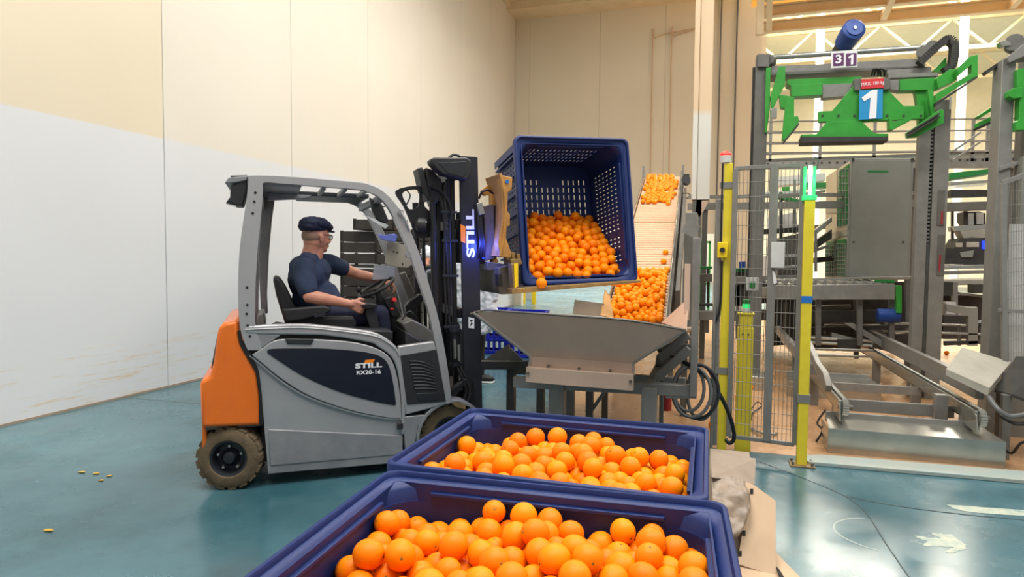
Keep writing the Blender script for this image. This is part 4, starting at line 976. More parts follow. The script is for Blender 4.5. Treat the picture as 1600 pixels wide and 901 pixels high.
def ybox(name, x0, x1, y0, y1, yy, th, mt, parent, off, bev=.004):
    """upright rectangle given by picture corners at distance yy, th deep"""
    a, b = at_y(x0, y0, yy), at_y(x1, y1, yy)
    return MB().box(min(a.x, b.x) - off.x, max(a.x, b.x) - off.x, yy - off.y, yy - off.y + th, min(a.z, b.z) - off.z, max(a.z, b.z) - off.z).build(name, mt, parent, bevel=bev)
fr = thing('support_stand', 'grey square-tube support frame under the steel hopper', 'frame', (-.8, 4.9, 0)); fo = Vector(fr.location)
def leg(px0, px1, py, y, ztop, mt='frame_grey'):
    a, b = at_y(px0, py, y), at_y(px1, py, y); w_ = b.x - a.x
    MB().box(a.x - fo.x, b.x - fo.x, y - fo.y, y - fo.y + w_, 0, ztop).build('leg', mt, fr, bevel=.004)
leg(791, 803, 600, 5.3, .60, 'frame_grey_dark'); leg(838, 849, 620, 5.1, .60, 'frame_grey_dark'); leg(857, 880, 620, 4.25, .66); leg(883, 896, 620, 5.2, .6)
leg(915, 926, 620, 5.25, .6, 'frame_grey_dark'); leg(940, 949, 620, 5.9, .6, 'frame_grey_dark'); leg(1002, 1026, 620, 4.25, .66); leg(1030, 1037, 620, 4.9, .6, 'frame_grey_dark')
def fbm(p0, p1, wd, h, mt='frame_grey', nm='beam'): return MB().beam(Vector(p0) - fo, Vector(p1) - fo, wd, h).build(nm, mt, fr, bevel=.004)
fbm(at_y(803, 596, 4.3), at_y(1087, 610, 4.3), .06, .075)
fbm(at_y(735, 570, 5.3), at_y(826, 570, 5.3), .06, .075, 'frame_grey_dark')
fbm(at_y(800, 578, 5.42), at_y(800, 578, 5.42) + V3(1.5, 0, 0), .06, .06)
fbm(at_y(868, 600, 4.28), at_y(868, 600, 4.28) + V3(0, 1.0, 0), .06, .06, 'frame_grey_dark')
fbm(at_y(1014, 606, 4.28), at_y(1014, 606, 4.28) + V3(0, 1.0, 0), .06, .06)
fbm(at_y(1012, 602, 4.5), at_y(1078, 545, 4.5), .05, .06, nm='brace')
fbm(at_y(1030, 560, 4.6), at_y(1076, 522, 4.6), .05, .06, nm='brace')
fbm(at_y(925, 640, 5.3), at_y(948, 607, 5.3), .03, .03, nm='brace')
p = at_y(1083, 620, 4.25); MB().box(p.x - fo.x - .022, p.x - fo.x + .022, 4.25 - fo.y, 4.30 - fo.y, p.z, at_y(1083, 371, 4.25).z).build('post', 'frame_grey', fr, bevel=.003)
fbm(at_y(1040, 613, 4.3), at_y(1088, 613, 4.3), .05, .07)
fbm(at_y(1030, 545, 5.2), at_y(1082, 545, 5.2), .05, .08, 'frame_grey_dark')
MB().prism([(p.x, p.z) for p in (at_y(752, 565, 5.35) - fo, at_y(800, 565, 5.35) - fo, at_y(795, 537, 5.35) - fo)], (0, 5.35 - fo.y, 0), (1, 0, 0), (0, 0, 1), (0, 1, 0), .02).build('gusset', 'frame_grey', fr)
MB().prism([(p.x, p.z) for p in (at_y(797, 565, 5.3) - fo, at_y(820, 566, 5.3) - fo, at_y(797, 543, 5.3) - fo)], (0, 5.3 - fo.y, 0), (1, 0, 0), (0, 0, 1), (0, 1, 0), .02).build('gusset', 'frame_grey', fr)
mo = at_y(1025, 565, 5.0) - fo; MB().cyl(mo, mo + V3(.12, 0, -.01), .05, 16).build('motor', 'steel_dark', fr)
MB().cyl(at_y(1040, 640, 5.6) - fo, V3(at_y(1040, 640, 5.6).x, 5.6, .45) - fo, .05, 14).build('red_cylinder', 'red_plastic', fr)
# coiled hoses hung on the frame post
hc = at_y(1083, 612, 4.45)
for k, (rx, rz, dx, dz) in enumerate(((.125, .165, -.01, .0), (.10, .15, -.03, .02), (.145, .18, .02, .0), (.09, .18, .05, -.01))):
    b = MB().tube([(hc.x + dx + rx * cos(2 * pi * t / 28), hc.y + .018 * k + .03 * sin(2 * pi * t / 28), hc.z + dz + rz * sin(2 * pi * t / 28)) for t in range(28)], .0115, 8, True)
    tag(b.build('hose', 'hose_grey' if k != 2 else 'rim_dark'), ['grey rubber hose loop of middle size hung on the hopper frame', 'smallest grey hose loop hung on the hopper frame', 'widest dark hose loop hung on the hopper frame', 'narrow upright grey hose loop beside the yellow post'][k], 'hose', 'hose coils on the hopper frame')
tag(MB().tube(cr([at_y(1030, 548, 4.9), at_y(1060, 562, 4.6), at_y(1086, 574, 4.45), at_y(1112, 598, 4.6), at_y(1132, 630, 4.75), at_y(1144, 662, 4.85), at_y(1147, 684, 4.88), at_y(1140, 692, 4.88), at_y(1134, 686, 4.9)], 6), .0145, 10).build('hose', 'hose_black'), 'thick black hose drooping from the hopper frame past the yellow post', 'hose')

# ================================================================== INCLINED CONVEYOR
cv = thing('inclined_conveyor', 'inclined roller conveyor carrying fruit up from the hopper', 'conveyor', (-.85, 7.5, 0)); co = Vector(cv.location)
def cp(u, t, h=0): return conv_pt(u, t, h) - co
MB().add([cp(u, t, h) for h in (-.06, -.012) for t in (-.09, 1.0) for u in (-CW / 2, CW / 2)], [(0, 2, 3, 1), (4, 5, 7, 6), (0, 1, 5, 4), (2, 6, 7, 3), (0, 4, 6, 2), (1, 3, 7, 5)]).build('belt', 'belt_cream', cv)
rl_ = MB(); n = 74
for k in range(n):
    t = -.08 + 1.07 * k / (n - 1); rl_.tube([cp(-CW / 2, t, 0), cp(CW / 2, t, 0)], .024, 8)
rl_ = rl_.build('slat', 'roller_peach', cv); rl_['kind'] = 'stuff'
for s in (-1, 1):
    MB().beam(cp(s * (CW / 2 + .015), -.09, .03), cp(s * (CW / 2 + .015), 1.02, .03), .012, .14, up=CN).build('side_rail', 'galvanised', cv, bevel=.002)
    MB().beam(cp(s * (CW / 2 + .03), -.05, -.08), cp(s * (CW / 2 + .03), 1.0, -.08), .03, .10, up=CN).build('side_frame', 'frame_grey_dark', cv, bevel=.002)
MB().beam(cp(-CW / 2, .55, .005), cp(CW / 2, .55, .005), .04, .03, up=CN).build('seam_bar', 'roller_peach', cv)
for t in (.22, .5, .75, .98):
    for s in (-1, 1):
        p = cp(s * (CW / 2 + .03), t, -.1); MB().box(p.x - .03, p.x + .03, p.y - .03, p.y + .03, 0, p.z).build('leg', 'frame_grey_dark', cv, bevel=.003)
MB().beam(cp(CW / 2 + .10, .18, -.25), cp(CW / 2 + .10, .95, -.25), .05, .26, up=CN).build('cable_tray', 'frame_grey_dark', cv)
p = cp(CW / 2 + .12, .93, .02); mg = MB().cyl(p, p + V3(.0, -.20, .02), .075, 16).build('drive_motor', 'black_plastic', cv)
MB().box(p.x - .05, p.x + .05, p.y - .12, p.y, p.z + .06, p.z + .12).build('terminal_box', 'black_plastic', mg)
MB().tube([(p.x + .0 + .09 * cos(2 * pi * t / 20), p.y - .35, p.z - .28 + .045 * sin(2 * pi * t / 20)) for t in range(20)], .010, 8, True).build('hand_wheel', 'black_plastic', cv)
p = cp(-CW / 2 - .05, 1.0, .0); MB().box(p.x - .02, p.x + .02, p.y, p.y + .04, p.z - .2, p.z + .22).build('end_post', 'frame_grey', cv)
p = cp(CW / 2 + .05, 1.0, .0); MB().box(p.x - .02, p.x + .02, p.y, p.y + .04, p.z - .2, p.z + .22).build('end_post', 'frame_grey', cv)
# tall sheet housing right of the conveyor
hs = thing('chute_housing', 'grey sheet steel housing between the conveyor and the yellow post', 'housing', (-.15, 6.2, 0)); hso = Vector(hs.location)
ybox('sheet', 1069, 1079, 360, 520, 6.3, .5, 'frame_grey_dark', hs, hso)
ybox('cover_plate', 1070, 1077, 412, 500, 4.9, .02, 'stainless', hs, hso, .001)
ybox('upper_sheet', 1071, 1088, 332, 400, 6.6, .5, 'frame_grey', hs, hso)
pts = [at_y(1070, 350, 6.0), at_y(1095, 352, 6.0), at_y(1085, 372, 6.0), at_y(1066, 362, 6.0)]
sheet('flap', [q - hso for q in pts], .01, 'frame_grey', hs)
p = at_y(1072, 420, 6.25); MB().box(p.x - hso.x - .03, p.x - hso.x + .03, .06, .12, 0, p.z).build('leg', 'frame_grey_dark', hs)

# ================================================================== FENCE AND POSTS
def zbase(p): return V3(p.x, p.y, 0)
yp = thing('yellow_post', 'tall yellow post with a red beacon lamp on top, beside the hopper', 'post', (.075, 5.23, 0))
MB().box(-.018, .045, -.03, .03, 0, 2.24).build('post', 'yellow_paint', yp, bevel=.003)
MB().box(-.072, -.022, -.02, .03, .05, 1.97).build('grey_channel', 'frame_grey', yp, bevel=.002)
MB().tube([(-.065, -.04, .02), (-.065, -.04, 1.15)], .012, 8).build('conduit', 'frame_grey', yp)
MB().tube([(.0 - .03, -.036, 2.24), (-.03, -.036, 1.62)], .008, 6).build('cable', 'hose_black', yp)
MB().tube(cr([(-.02, -.036, 1.50), (-.02, -.036, 1.25), (-.03, -.036, 1.1), (-.065, -.04, 1.0)], 4), .010, 6).build('cable', 'hose_black', yp)
sbx = MB().box(-.055, .02, -.085, -.03, 1.52, 1.64).build('switch_box', 'yellow_safety', yp, bevel=.006)
MB().cyl((-.018, -.085, 1.58), (-.018, -.10, 1.58), .020, 14).build('switch_knob', 'black_plastic', sbx)
bc = MB().cyl((-.01, 0, 2.25), (-.01, 0, 2.31), .042, 16).build('beacon_base', 'machine_white', yp)
MB().ell((-.01, 0, 2.31), (.044, .044, .030), 16, 8).build('beacon_lens', 'beacon_red', bc)
for z in (.62, 2.05): MB().box(-.05, .075, -.036, -.028, z, z + .05).build('bracket', 'frame_grey', yp)
yp2 = thing('yellow_post', 'yellow post with a glowing green lamp tube on top, in front of the wire gate', 'post', (.645, 5.07, 0))
MB().box(-.035, .035, -.025, .025, .01, 1.96).build('post', 'yellow_paint', yp2, bevel=.003)
MB().box(-.08, .09, -.06, .07, 0, .012).build('base_plate', 'clamp_worn', yp2, bevel=.003)
for x, y in ((-.06, -.04), (.07, -.04), (-.06, .05), (.07, .05)): MB().cyl((x, y, .01), (x, y, .035), .010, 6).build('anchor_bolt', 'steel_dark', yp2)
lt = MB().cyl((0, 0, 1.97), (0, 0, 2.19), .013, 16).build('lamp_tube', 'lamp_white', yp2)
MB().box(.018, .035, -.02, .02, 1.95, 2.18).build('lamp_guard', 'lamp_green', yp2, bevel=.003); MB().box(-.045, -.028, -.02, .02, 1.95, 2.18).build('lamp_guard', 'lamp_green', yp2, bevel=.003)
MB().box(-.05, .045, -.03, .03, 1.94, 1.975).build('lamp_foot', 'lamp_green', yp2, bevel=.004)
MB().box(-.037, .037, -.028, -.022, 1.20, 1.25).build('blue_tape', 'tape_blue', yp2); MB().box(-.045, .045, -.03, .03, .47, .53).build('clamp_band', 'frame_grey', yp2)
MB().tube(cr([(0, 0, 2.19), (.02, 0, 2.24), (.05, .02, 2.23), (.045, .03, 2.16)], 4), .007, 6).build('lamp_cable', 'hose_grey', yp2)
pg = bpy.data.lights.new('green_tube', 'POINT'); pg.energy = 1.0; pg.color = (.3, 1, .5); pg.shadow_soft_size = .05
pgo = bpy.data.objects.new('green_tube', pg); pgo.location = (.645, 4.98, 2.08); COL.objects.link(pgo)
# gate between the posts
g0 = V3(.14, 5.19, 0); g1 = V3(.60, 5.11, 0)
gt = thing('wire_gate', 'grey wire mesh gate between the two yellow posts', 'gate', (g0.x, g0.y, 0), atan2(g1.y - g0.y, g1.x - g0.x)); gl = (g1 - g0).length
gz0, gz1 = .14, 2.20
for x in (0, gl): MB().box(x - .018, x + .018, -.015, .015, gz0, gz1).build('frame_post', 'frame_grey', gt, bevel=.002)
for x in (gl * .555, gl * .60): MB().box(x - .012, x + .022, -.018, .018, gz0, gz1 + .02).build('middle_post', 'frame_grey', gt, bevel=.002)
for z in (gz0, gz1): MB().box(0, gl, -.012, .012, z - .015, z + .015).build('frame_rail', 'frame_grey', gt, bevel=.002)
wm = MB(); n = int(gl / .0305)
for k in range(1, n + 1): wm.tube([(gl * k / (n + 1), 0, gz0), (gl * k / (n + 1), 0, gz1)], .0022, 4)
for k in range(1, 19): z = gz0 + (gz1 - gz0) * k / 19; wm.tube([(0, -.004, z), (gl, -.004, z)], .0022, 4)
wm.build('wire_mesh', 'frame_grey', gt, kind='stuff')
MB().box(gl * .58, gl * .78, -.05, -.02, 1.45, 1.64).build('white_plate', 'machine_white', gt, bevel=.003)
MB().prism([(.60 * gl, 1.43), (.64 * gl, 1.42), (.68 * gl, 1.34), (.63 * gl, 1.33)], (0, -.03, 0), (1, 0, 0), (0, 0, 1), (0, 1, 0), .003).build('paper_tag', 'label_white', gt)
# bollard with push button box
bo = thing('bollard', 'short yellow steel bollard with a green switch box on top, behind the wire gate', 'bollard', (.245, 5.30, 0))
MB().box(-.058, .058, -.04, .04, 0, .98).build('post', 'yellow_paint', bo, bevel=.003); MB().box(-.052, .052, -.035, .035, .98, 1.08).build('neck', 'yellow_paint', bo, bevel=.003)
MB().box(-.062, .062, -.043, .043, 1.08, 1.095).build('cap_plate', 'yellow_paint', bo, bevel=.003)
MB().box(-.026, .026, -.03, .03, 1.095, 1.13).build('lamp', 'machine_white', bo, bevel=.004); MB().box(-.026, .026, -.03, .03, 1.13, 1.165).build('lamp', 'lamp_green', bo, bevel=.004); MB().box(-.026, .026, -.03, .03, 1.165, 1.20).build('lamp', 'green_mesh', bo, bevel=.004)
sbb = MB().box(-.005, .085, -.035, .0, 1.27, 1.37).build('switch_box', 'machine_white', bo, bevel=.004); MB().box(.02, .06, -.042, -.034, 1.29, 1.34).build('rocker', 'green_mesh', sbb, bevel=.002)
MB().box(.03, .045, -.02, .0, 1.09, 1.28).build('stalk', 'frame_grey', bo)
for x in (-.02, .02): MB().cyl((x, -.045, .93), (x, -.035, .93), .008, 8).build('bolt', 'steel_dark', bo)
# loose cables on the floor
tag(MB().tube(cr([at_z(1172, 668, .02), at_z(1190, 676, .03), at_z(1208, 678, .02), at_z(1214, 677, .02)], 5), .012, 8).build('cable', 'galvanised'), 'short grey cable with a plug lying inside the gate', 'cable')
tag(MB().tube(cr([at_z(1173, 640, .05), at_z(1183, 628, .06), at_z(1190, 634, .02), at_z(1176, 645, .02), at_z(1174, 655, .02)], 5), .006, 6).build('cable', 'hose_black'), 'thin black cable curled at the bollard', 'cable')
tag(MB().tube(cr([at_z(1290, 640, .25), at_z(1277, 660, .15), at_z(1285, 672, .1), at_z(1275, 690, .01)], 5), .008, 6).build('cable', 'hose_black'), 'black cable hanging down at the end of the galvanised tray', 'cable')

# ================================================================== GANTRY LIFTS
def ypoly(name, pts, y, th, mt, parent, off, bev=.003, smooth=35):
    p = [at_y(a, b, y) - off for a, b in pts]
    return MB().prism([(q.x, q.z) for q in p], (0, y - off.y, 0), (1, 0, 0), (0, 0, 1), (0, 1, 0), th).build(name, mt, parent, bevel=bev, smooth=smooth)
GY = 8.0
ga = thing('gantry_lift', 'tall grey gantry with green clamp arms and a blue motor', 'machine', (1.4, GY, 0)); go = Vector(ga.location)
def gp(name, pts, dy, th, mt, bev=.003): return ypoly(name, pts, GY + dy, th, mt, ga, go, bev)
def post(name, x0, x1, py, y, z0, z1, mt, parent, off, th=None):
    a, b = at_y(x0, py, y), at_y(x1, py, y)
    return MB().box(a.x - off.x, b.x - off.x, y - off.y, y - off.y + (th or (b.x - a.x)), z0, z1).build(name, mt, parent, bevel=.004)
post('left_post', 1181, 1201, 110, GY, 0, 3.86, 'frame_grey_dark', ga, go)
post('left_post', 1176, 1184, 110, GY + .1, 0, 3.75, 'machine_dark', ga, go)
post('foot', 1170, 1205, 600, GY - .2, 0, .16, 'galvanised', ga, go, .4)
zt = at_y(1460, 172, GY).z
post('right_post', 1433, 1451, 300, GY - .02, 0, zt, 'frame_grey', ga, go); post('right_post', 1457, 1481, 300, GY - .02, 0, zt + .1, 'frame_grey', ga, go)
post('chain_slot', 1449, 1459, 300, GY + .05, at_y(1450, 378, GY).z, zt, 'machine_dark', ga, go, .1)
post('post_web', 1445, 1460, 450, GY + .02, 0, at_y(1450, 380, GY).z, 'frame_grey_dark', ga, go, .05)
chm = MB()
for k in range(34):
    z = at_y(1453, 378, GY).z + k * (zt - at_y(1453, 378, GY).z) / 34; a = at_y(1453, 300, GY)
    chm.box(a.x - go.x - .014, a.x - go.x + .014, .01, .035, z, z + .022)
chm.build('lift_chain', 'frame_grey', ga, kind='stuff')
for y0, y1 in ((325, 352), (394, 430)):
    gp('red_lettering_strip', [(1466, y0 - 28), (1477, y0 - 28), (1475, y1), (1464, y1)], -.03, .01, 'frame_grey_dark', .001)
gp('lettering_mark', [(1471, 330), (1473.5, 330), (1473, 350), (1470, 350)], -.034, .004, 'red_plastic', 0); gp('lettering_mark', [(1468, 398), (1470.5, 398), (1469, 424), (1466.5, 424)], -.034, .004, 'red_plastic', 0)
gp('top_beam', [(1205, 103), (1300, 99), (1445, 91), (1445, 103), (1300, 112), (1205, 116)], .05, .16, 'frame_grey')
gp('top_beam_flange', [(1205, 113), (1445, 102), (1445, 106), (1205, 118)], -.02, .3, 'frame_grey_dark')
gp('post_head', [(1184, 84), (1202, 84), (1202, 104), (1184, 104)], -.05, .2, 'frame_grey_dark')
MB().tube([at_y(1203, 90, GY + .1) - go, at_y(1450, 74, GY + .1) - go], .032, 12).build('drive_shaft', 'galvanised', ga)
mo_ = at_y(1330, 52, GY - .05) - go; md = V3(.05, -.28, .06)
mt_ = MB().tube([mo_ + V3(-.06, .25, -.12), mo_ + V3(-.03, .12, -.06)], .095, 18).build('gearbox', 'machine_dark', ga)
mt2 = MB().tube([mo_ + V3(-.04, .14, -.06), mo_, mo_ + V3(.015, -.08, .02), mo_ + V3(.017, -.09, .022)], [.105, .118, .118, .10], 24).build('motor', 'motor_blue', ga)
MB().cyl(mo_ + V3(.016, -.10, .022), mo_ + V3(.018, -.115, .025), .016, 12).build('motor_nut', 'nut_steel', mt2)
MB().cyl(mo_ + V3(.017, -.092, .022), mo_ + V3(.018, -.098, .024), .085, 24).build('motor_cap', 'motor_blue', mt2)
for px, py in ((1441, 80), (1456, 72), (1201, 93)):
    p = at_y(px, py, GY) - go; MB().cyl(p, p + V3(.04, .12, 0), .06, 18).build('pulley', 'frame_grey_dark', ga)
G = 'green_paint'
gp('guide_plate', [(1197, 106), (1204, 105), (1203, 168), (1198, 207), (1195, 206)], -.06, .12, G)
gp('link_arm', [(1204, 150), (1212, 122), (1217, 104), (1227, 103), (1227, 131), (1214, 157), (1206, 172)], -.10, .10, G)
gp('roller_block', [(1204, 170), (1214, 168), (1214, 184), (1204, 184)], -.14, .08, 'galvanised')
gp('upper_beam', [(1230, 124), (1346, 119), (1346, 131), (1238, 134), (1230, 132)], -.05, .20, G)
gp('lift_beam', [(1236, 133), (1285, 130), (1285, 148), (1237, 151)], -.12, .16, G)
gp('lift_beam', [(1285, 132), (1332, 130), (1325, 150), (1285, 153)], -.10, .14, 'frame_grey')
gp('hanging_arm', [(1229, 152), (1241, 151), (1241, 182), (1247, 181), (1249, 190), (1227, 219), (1222, 219), (1225, 186)], -.30, .08, G)
gp('hanging_arm_back', [(1218, 148), (1236, 150), (1232, 170), (1220, 168)], -.15, .1, G)
gp('shoe_bar', [(1224, 221), (1248, 192), (1249, 194), (1226, 222)], -.32, .12, 'machine_dark')
gp('yoke_plate', [(1279, 174), (1300, 173), (1336, 131), (1342, 124), (1388, 124), (1388, 141), (1412, 165), (1444, 165), (1444, 185), (1342, 190), (1279, 190)], -.20, .08, G)
gp('yoke_skirt', [(1292, 190), (1345, 188), (1366, 208), (1388, 209), (1388, 214), (1252, 214), (1252, 210), (1276, 209)], -.24, .14, G)
gp('shoe_bar', [(1252, 213), (1388, 213), (1388, 220), (1252, 223)], -.30, .24, 'machine_dark')
for px in (1285, 1310, 1335, 1386, 1412, 1439):
    p = at_y(px, 181, GY - .2) - go; MB().cyl(p + V3(0, -.004, 0), p + V3(0, .01, 0), .014, 8).build('bolt', 'machine_dark', ga)
gp('grey_bracket', [(1335, 123), (1346, 122), (1346, 141), (1335, 141)], -.24, .1, 'frame_grey_dark')
gp('grey_bracket', [(1380, 122), (1391, 121), (1391, 139), (1380, 140)], -.24, .1, 'frame_grey_dark')
gp('cover_strip', [(1388, 116), (1466, 113), (1466, 119), (1388, 122)], -.10, .2, 'frame_grey')
gp('cover_strip', [(1386, 107), (1456, 104), (1454, 115), (1386, 116)], -.02, .15, 'frame_grey')
gp('right_beam', [(1406, 124), (1461, 121), (1463, 140), (1406, 141)], -.14, .16, G)
gp('right_beam', [(1391, 125), (1408, 124), (1408, 141), (1391, 140)], -.12, .14, 'frame_grey')
gp('end_block', [(1463, 122), (1484, 108), (1495, 108), (1495, 125), (1466, 138)], -.20, .18, G)
gp('end_plate', [(1456, 112), (1471, 97), (1479, 88), (1479, 112)], .0, .1, G)
gp('outrigger', [(1495, 108), (1516, 88), (1528, 85), (1528, 118), (1497, 136), (1462, 160), (1464, 146), (1499, 125), (1518, 114), (1518, 101), (1498, 118)], -.32, .10, G)
gp('outrigger_shoe', [(1462, 160), (1528, 118), (1528, 121), (1463, 164)], -.34, .16, 'machine_dark')
gp('strut', [(1450, 140), (1458, 140), (1462, 178), (1456, 182)], -.26, .08, G)
gp('mast_plate', [(1430, 141), (1452, 141), (1450, 196), (1436, 196), (1436, 178)], -.10, .1, G)
gp('left_shoe_arm', [(1390, 184), (1396, 190), (1424, 184), (1424, 187), (1394, 203), (1390, 203)], -.30, .12, G)
gp('right_shoe_arm', [(1418, 206), (1470, 170), (1475, 172), (1475, 192), (1470, 194), (1434, 213), (1419, 214)], -.40, .10, G)
for k in range(2): gp('shoe_bar', [(1419, 206 + 4 * k), (1469, 175 + 5 * k), (1469, 178 + 5 * k), (1420, 209 + 4 * k)], -.46, .06, 'machine_dark')
ca = [at_y(a, b, GY - .1) - go for a, b in cr([(1436, 100), (1452, 84), (1470, 68), (1481, 62), (1490, 70), (1490, 86), (1486, 104), (1474, 112)], 5)]
for k, (a, b) in enumerate(zip(ca, ca[1:])):
    MB().beam(a, a + (b - a) * .9, .075, .10, up=(0, 1, 0)).build('cable_chain_link', 'machine_dark', ga)
gp('white_label', [(1484, 152), (1487, 151), (1486, 170), (1483, 171)], -.05, .01, 'label_white', 0)
for px in (1362, 1366, 1372): MB().tube(cr([at_y(px, 118, GY - .15) - go, at_y(px + 3, 108, GY - .2) - go, at_y(px + 9, 110, GY - .15) - go, at_y(px + 10, 119, GY - .1) - go], 4), .010, 6).build('cable', 'hose_black', ga)
# signs
def sign(name, pts, dy, mt, label=None):
    return gp(name, pts, dy, .01, mt, .001)
def digit_one(p, h):
    q_ = [(-.30, .26), (.02, .50), (.20, .50), (.16, -.50), (-.06, -.50), (-.02, .24), (-.22, .12)]
    return MB().prism([(a * h, b * h) for a, b in q_], (p.x, p.y, p.z), (1, 0, .03), (-.03, 0, 1), (0, -1, 0), .003).build('lettering', 'white_ink', ga)
s31 = gp('number_sign', [(1299, 80.5), (1340, 77.5), (1340, 104), (1299, 106.5)], -.16, .012, 'label_white', .001); s31['label'] = 'white sign with two purple number squares'
for (a, b, c) in ((1302, 1318.5, '3'), (1322, 1338.5, '1')):
    gp('purple_square', [(a, 83.5), (b, 82.3), (b, 102), (a, 103.2)], -.166, .006, 'sign_purple', .004)
    p = at_y((a + b) / 2, 93, GY - .168) - go
    if c == '3': text('lettering', c, .125, 'white_ink', ga, axes((p.x, p.y - .001, p.z), (1, 0, .03), (-.03, 0, 1), (0, -1, 0)), bold=.003, sx=1.15)
    else: digit_one(p, .105)
gp('load_sign', [(1346, 124), (1381, 122), (1381, 137), (1346, 139)], -.26, .01, 'sign_red', .001)
p = at_y(1363.5, 130.5, GY - .264) - go; text('lettering', 'MAX: 180 kg', .050, 'white_ink', ga, axes((p.x, p.y, p.z), (1, 0, .05), (-.05, 0, 1), (0, -1, 0)), bold=.0, sx=.82)
gp('number_plate', [(1343, 141), (1379.5, 139), (1379, 185), (1342, 187)], -.26, .01, 'sign_blue', .001)
p = at_y(1361, 163, GY - .264) - go; digit_one(p, .30)

G2Y = 6.6
gb = thing('gantry_lift', 'second grey gantry with green arms at the right edge of the photo', 'machine', (2.4, G2Y, 0)); gbo = Vector(gb.location)
def g2(name, pts, dy, th, mt, bev=.003): return ypoly(name, pts, G2Y + dy, th, mt, gb, gbo, bev)
post('post', 1552, 1573, 400, G2Y, 0, at_y(1570, 92, G2Y).z, 'frame_grey', gb, gbo, .2)
g2('head_beam', [(1573, 90), (1600, 68), (1640, 60), (1640, 84), (1600, 88), (1577, 98)], -.05, .2, 'frame_grey')
post('post', 1592, 1612, 400, G2Y + .1, 0, 3.3, 'frame_grey', gb, gbo, .2)
g2('rear_arm', [(1528, 181), (1561, 160), (1561, 187), (1534, 199), (1528, 198), (1529, 191), (1555, 179), (1555, 170), (1532, 184)], .35, .1, G)
g2('rear_arm_shoe', [(1530, 197), (1562, 183), (1562, 187), (1532, 200)], .30, .16, 'machine_dark')
g2('roller_arm', [(1539, 111), (1572, 89), (1573, 93), (1542, 116)], .1, .08, 'machine_dark')
g2('limit_switch', [(1561, 66), (1568, 62), (1580, 66), (1580, 71), (1566, 72)], .0, .08, 'galvanised')
p = at_y(1585, 66, G2Y) - gbo; MB().cyl(p, p + V3(.03, .1, 0), .07, 18).build('pulley', 'frame_grey_dark', gb); MB().cyl(p + V3(0, .05, 0), p + V3(.5, .0, .05), .03, 12).build('drive_shaft', 'galvanised', gb)
g2('green_plate', [(1590, 108), (1602, 106), (1602, 203), (1588, 203), (1588, 190), (1593, 186), (1593, 150), (1590, 140)], -.08, .1, G)
g2('green_bracket', [(1577, 142), (1582, 138), (1598, 136), (1598, 152), (1584, 154), (1577, 150)], -.10, .1, G)
g2('cross_brace', [(1562, 260), (1600, 248), (1600, 254), (1562, 267)], -.02, .05, 'frame_grey', .002)
# mesh guard panel at the right edge
mg_ = thing('mesh_guard', 'grey wire mesh guard with a white sheet behind it, at the right edge', 'fence', (2.35, 6.3, 0)); mo2 = Vector(mg_.location)
def mp(px, py): return at_y(px, py, 6.3) - mo2
MB().beam(mp(1570, 600), mp(1567, 286), .04, .04).build('frame_post', 'frame_grey', mg_, bevel=.002)
MB().beam(mp(1566, 286), mp(1605, 272), .03, .04).build('frame_rail', 'frame_grey', mg_, bevel=.002); MB().beam(mp(1560, 484), mp(1610, 487), .03, .03).build('frame_rail', 'frame_grey', mg_, bevel=.002)
MB().beam(mp(1556, 600), mp(1640, 604), .03, .04).build('frame_rail', 'frame_grey', mg_)
wm = MB()
for k in range(26): x = 1568 + k * 4; wm.tube([mp(x, 284 - k * .4), mp(x, 602)], .0022, 4)
for k in range(15): y = 300 + k * 21; wm.tube([mp(1566, y), mp(1672, y - 8)], .0022, 4)
wm.build('wire_mesh', 'frame_grey', mg_, kind='stuff')
p0, p1 = at_y(1578, 350, 6.42) - mo2, at_y(1650, 590, 6.42) - mo2
MB().box(p0.x, p1.x, .12, .13, p1.z, p0.z).build('white_sheet', 'machine_white', mg_)
MB().box(p0.x + .10, p0.x + .9, .2, .35, 0, 2.4).build('grey_cabinet_back', 'machine_grey', mg_)

# ================================================================== FLOOR CHAIN CONVEYORS
def chain_conveyor(x, y0, y1, z, label, guard_h, side):
    t = thing('chain_conveyor', label, 'conveyor', (x, y0, 0))
    MB().box(-.035, .035, .10, y1 - y0, z - .12, z - .03).build('chain_beam', 'frame_grey', t, bevel=.003)
    MB().box(-.045, -.025, .0, y1 - y0, z - .10, z - .005).build('side_plate', 'galvanised', t, bevel=.002)
    MB().box(side * .10 - .03, side * .10 + .03, .35 if side > 0 else 1.0, y1 - y0, z + .02, z + guard_h).build('guide_rail', 'frame_grey', t, bevel=.004)
    ck = MB(); k = 0; yy = .02
    while yy < y1 - y0:
        ck.box(-.018, -.010, yy, yy + .030, z - .014, z + .006).box(.010, .018, yy, yy + .030, z - .014, z + .006); ck.tube([(-.018, yy + .019, z - .004), (.018, yy + .019, z - .004)], .008, 6); yy += .038
    for k in range(9):
        a = radians(90 + 20 * k); cy, cz = .02, z - .06
        py, pz = cy - .055 * sin(radians(20 * k)), cz + .055 * cos(radians(20 * k))
        ck.tube([(-.022, py, pz), (.022, py, pz)], .011, 8)
    ck.build('roller_chain', 'galvanised', t, kind='stuff')
    sp_ = MB().cyl((-.02, .02, z - .06), (.02, .02, z - .06), .05, 18).build('sprocket', 'machine_beige', t)
    MB().cyl((-.05, .02, z - .06), (.055, .02, z - .06), .018, 10).build('axle', 'steel_dark', sp_)
    MB().prism([(-.06, z - .16), (.22, z - .15), (.30, z - .03), (.05, z - .01), (-.02, z - .03)], (-.048, 0, 0), (0, 1, 0), (0, 0, 1), (1, 0, 0), .010).build('end_plate', 'galvanised', t, bevel=.002)
    for yy in (.28, 1.6, 3.2):
        MB().box(-.04, .04, yy, yy + .07, 0, z - .10).build('leg', 'frame_grey', t, bevel=.003)
    return t
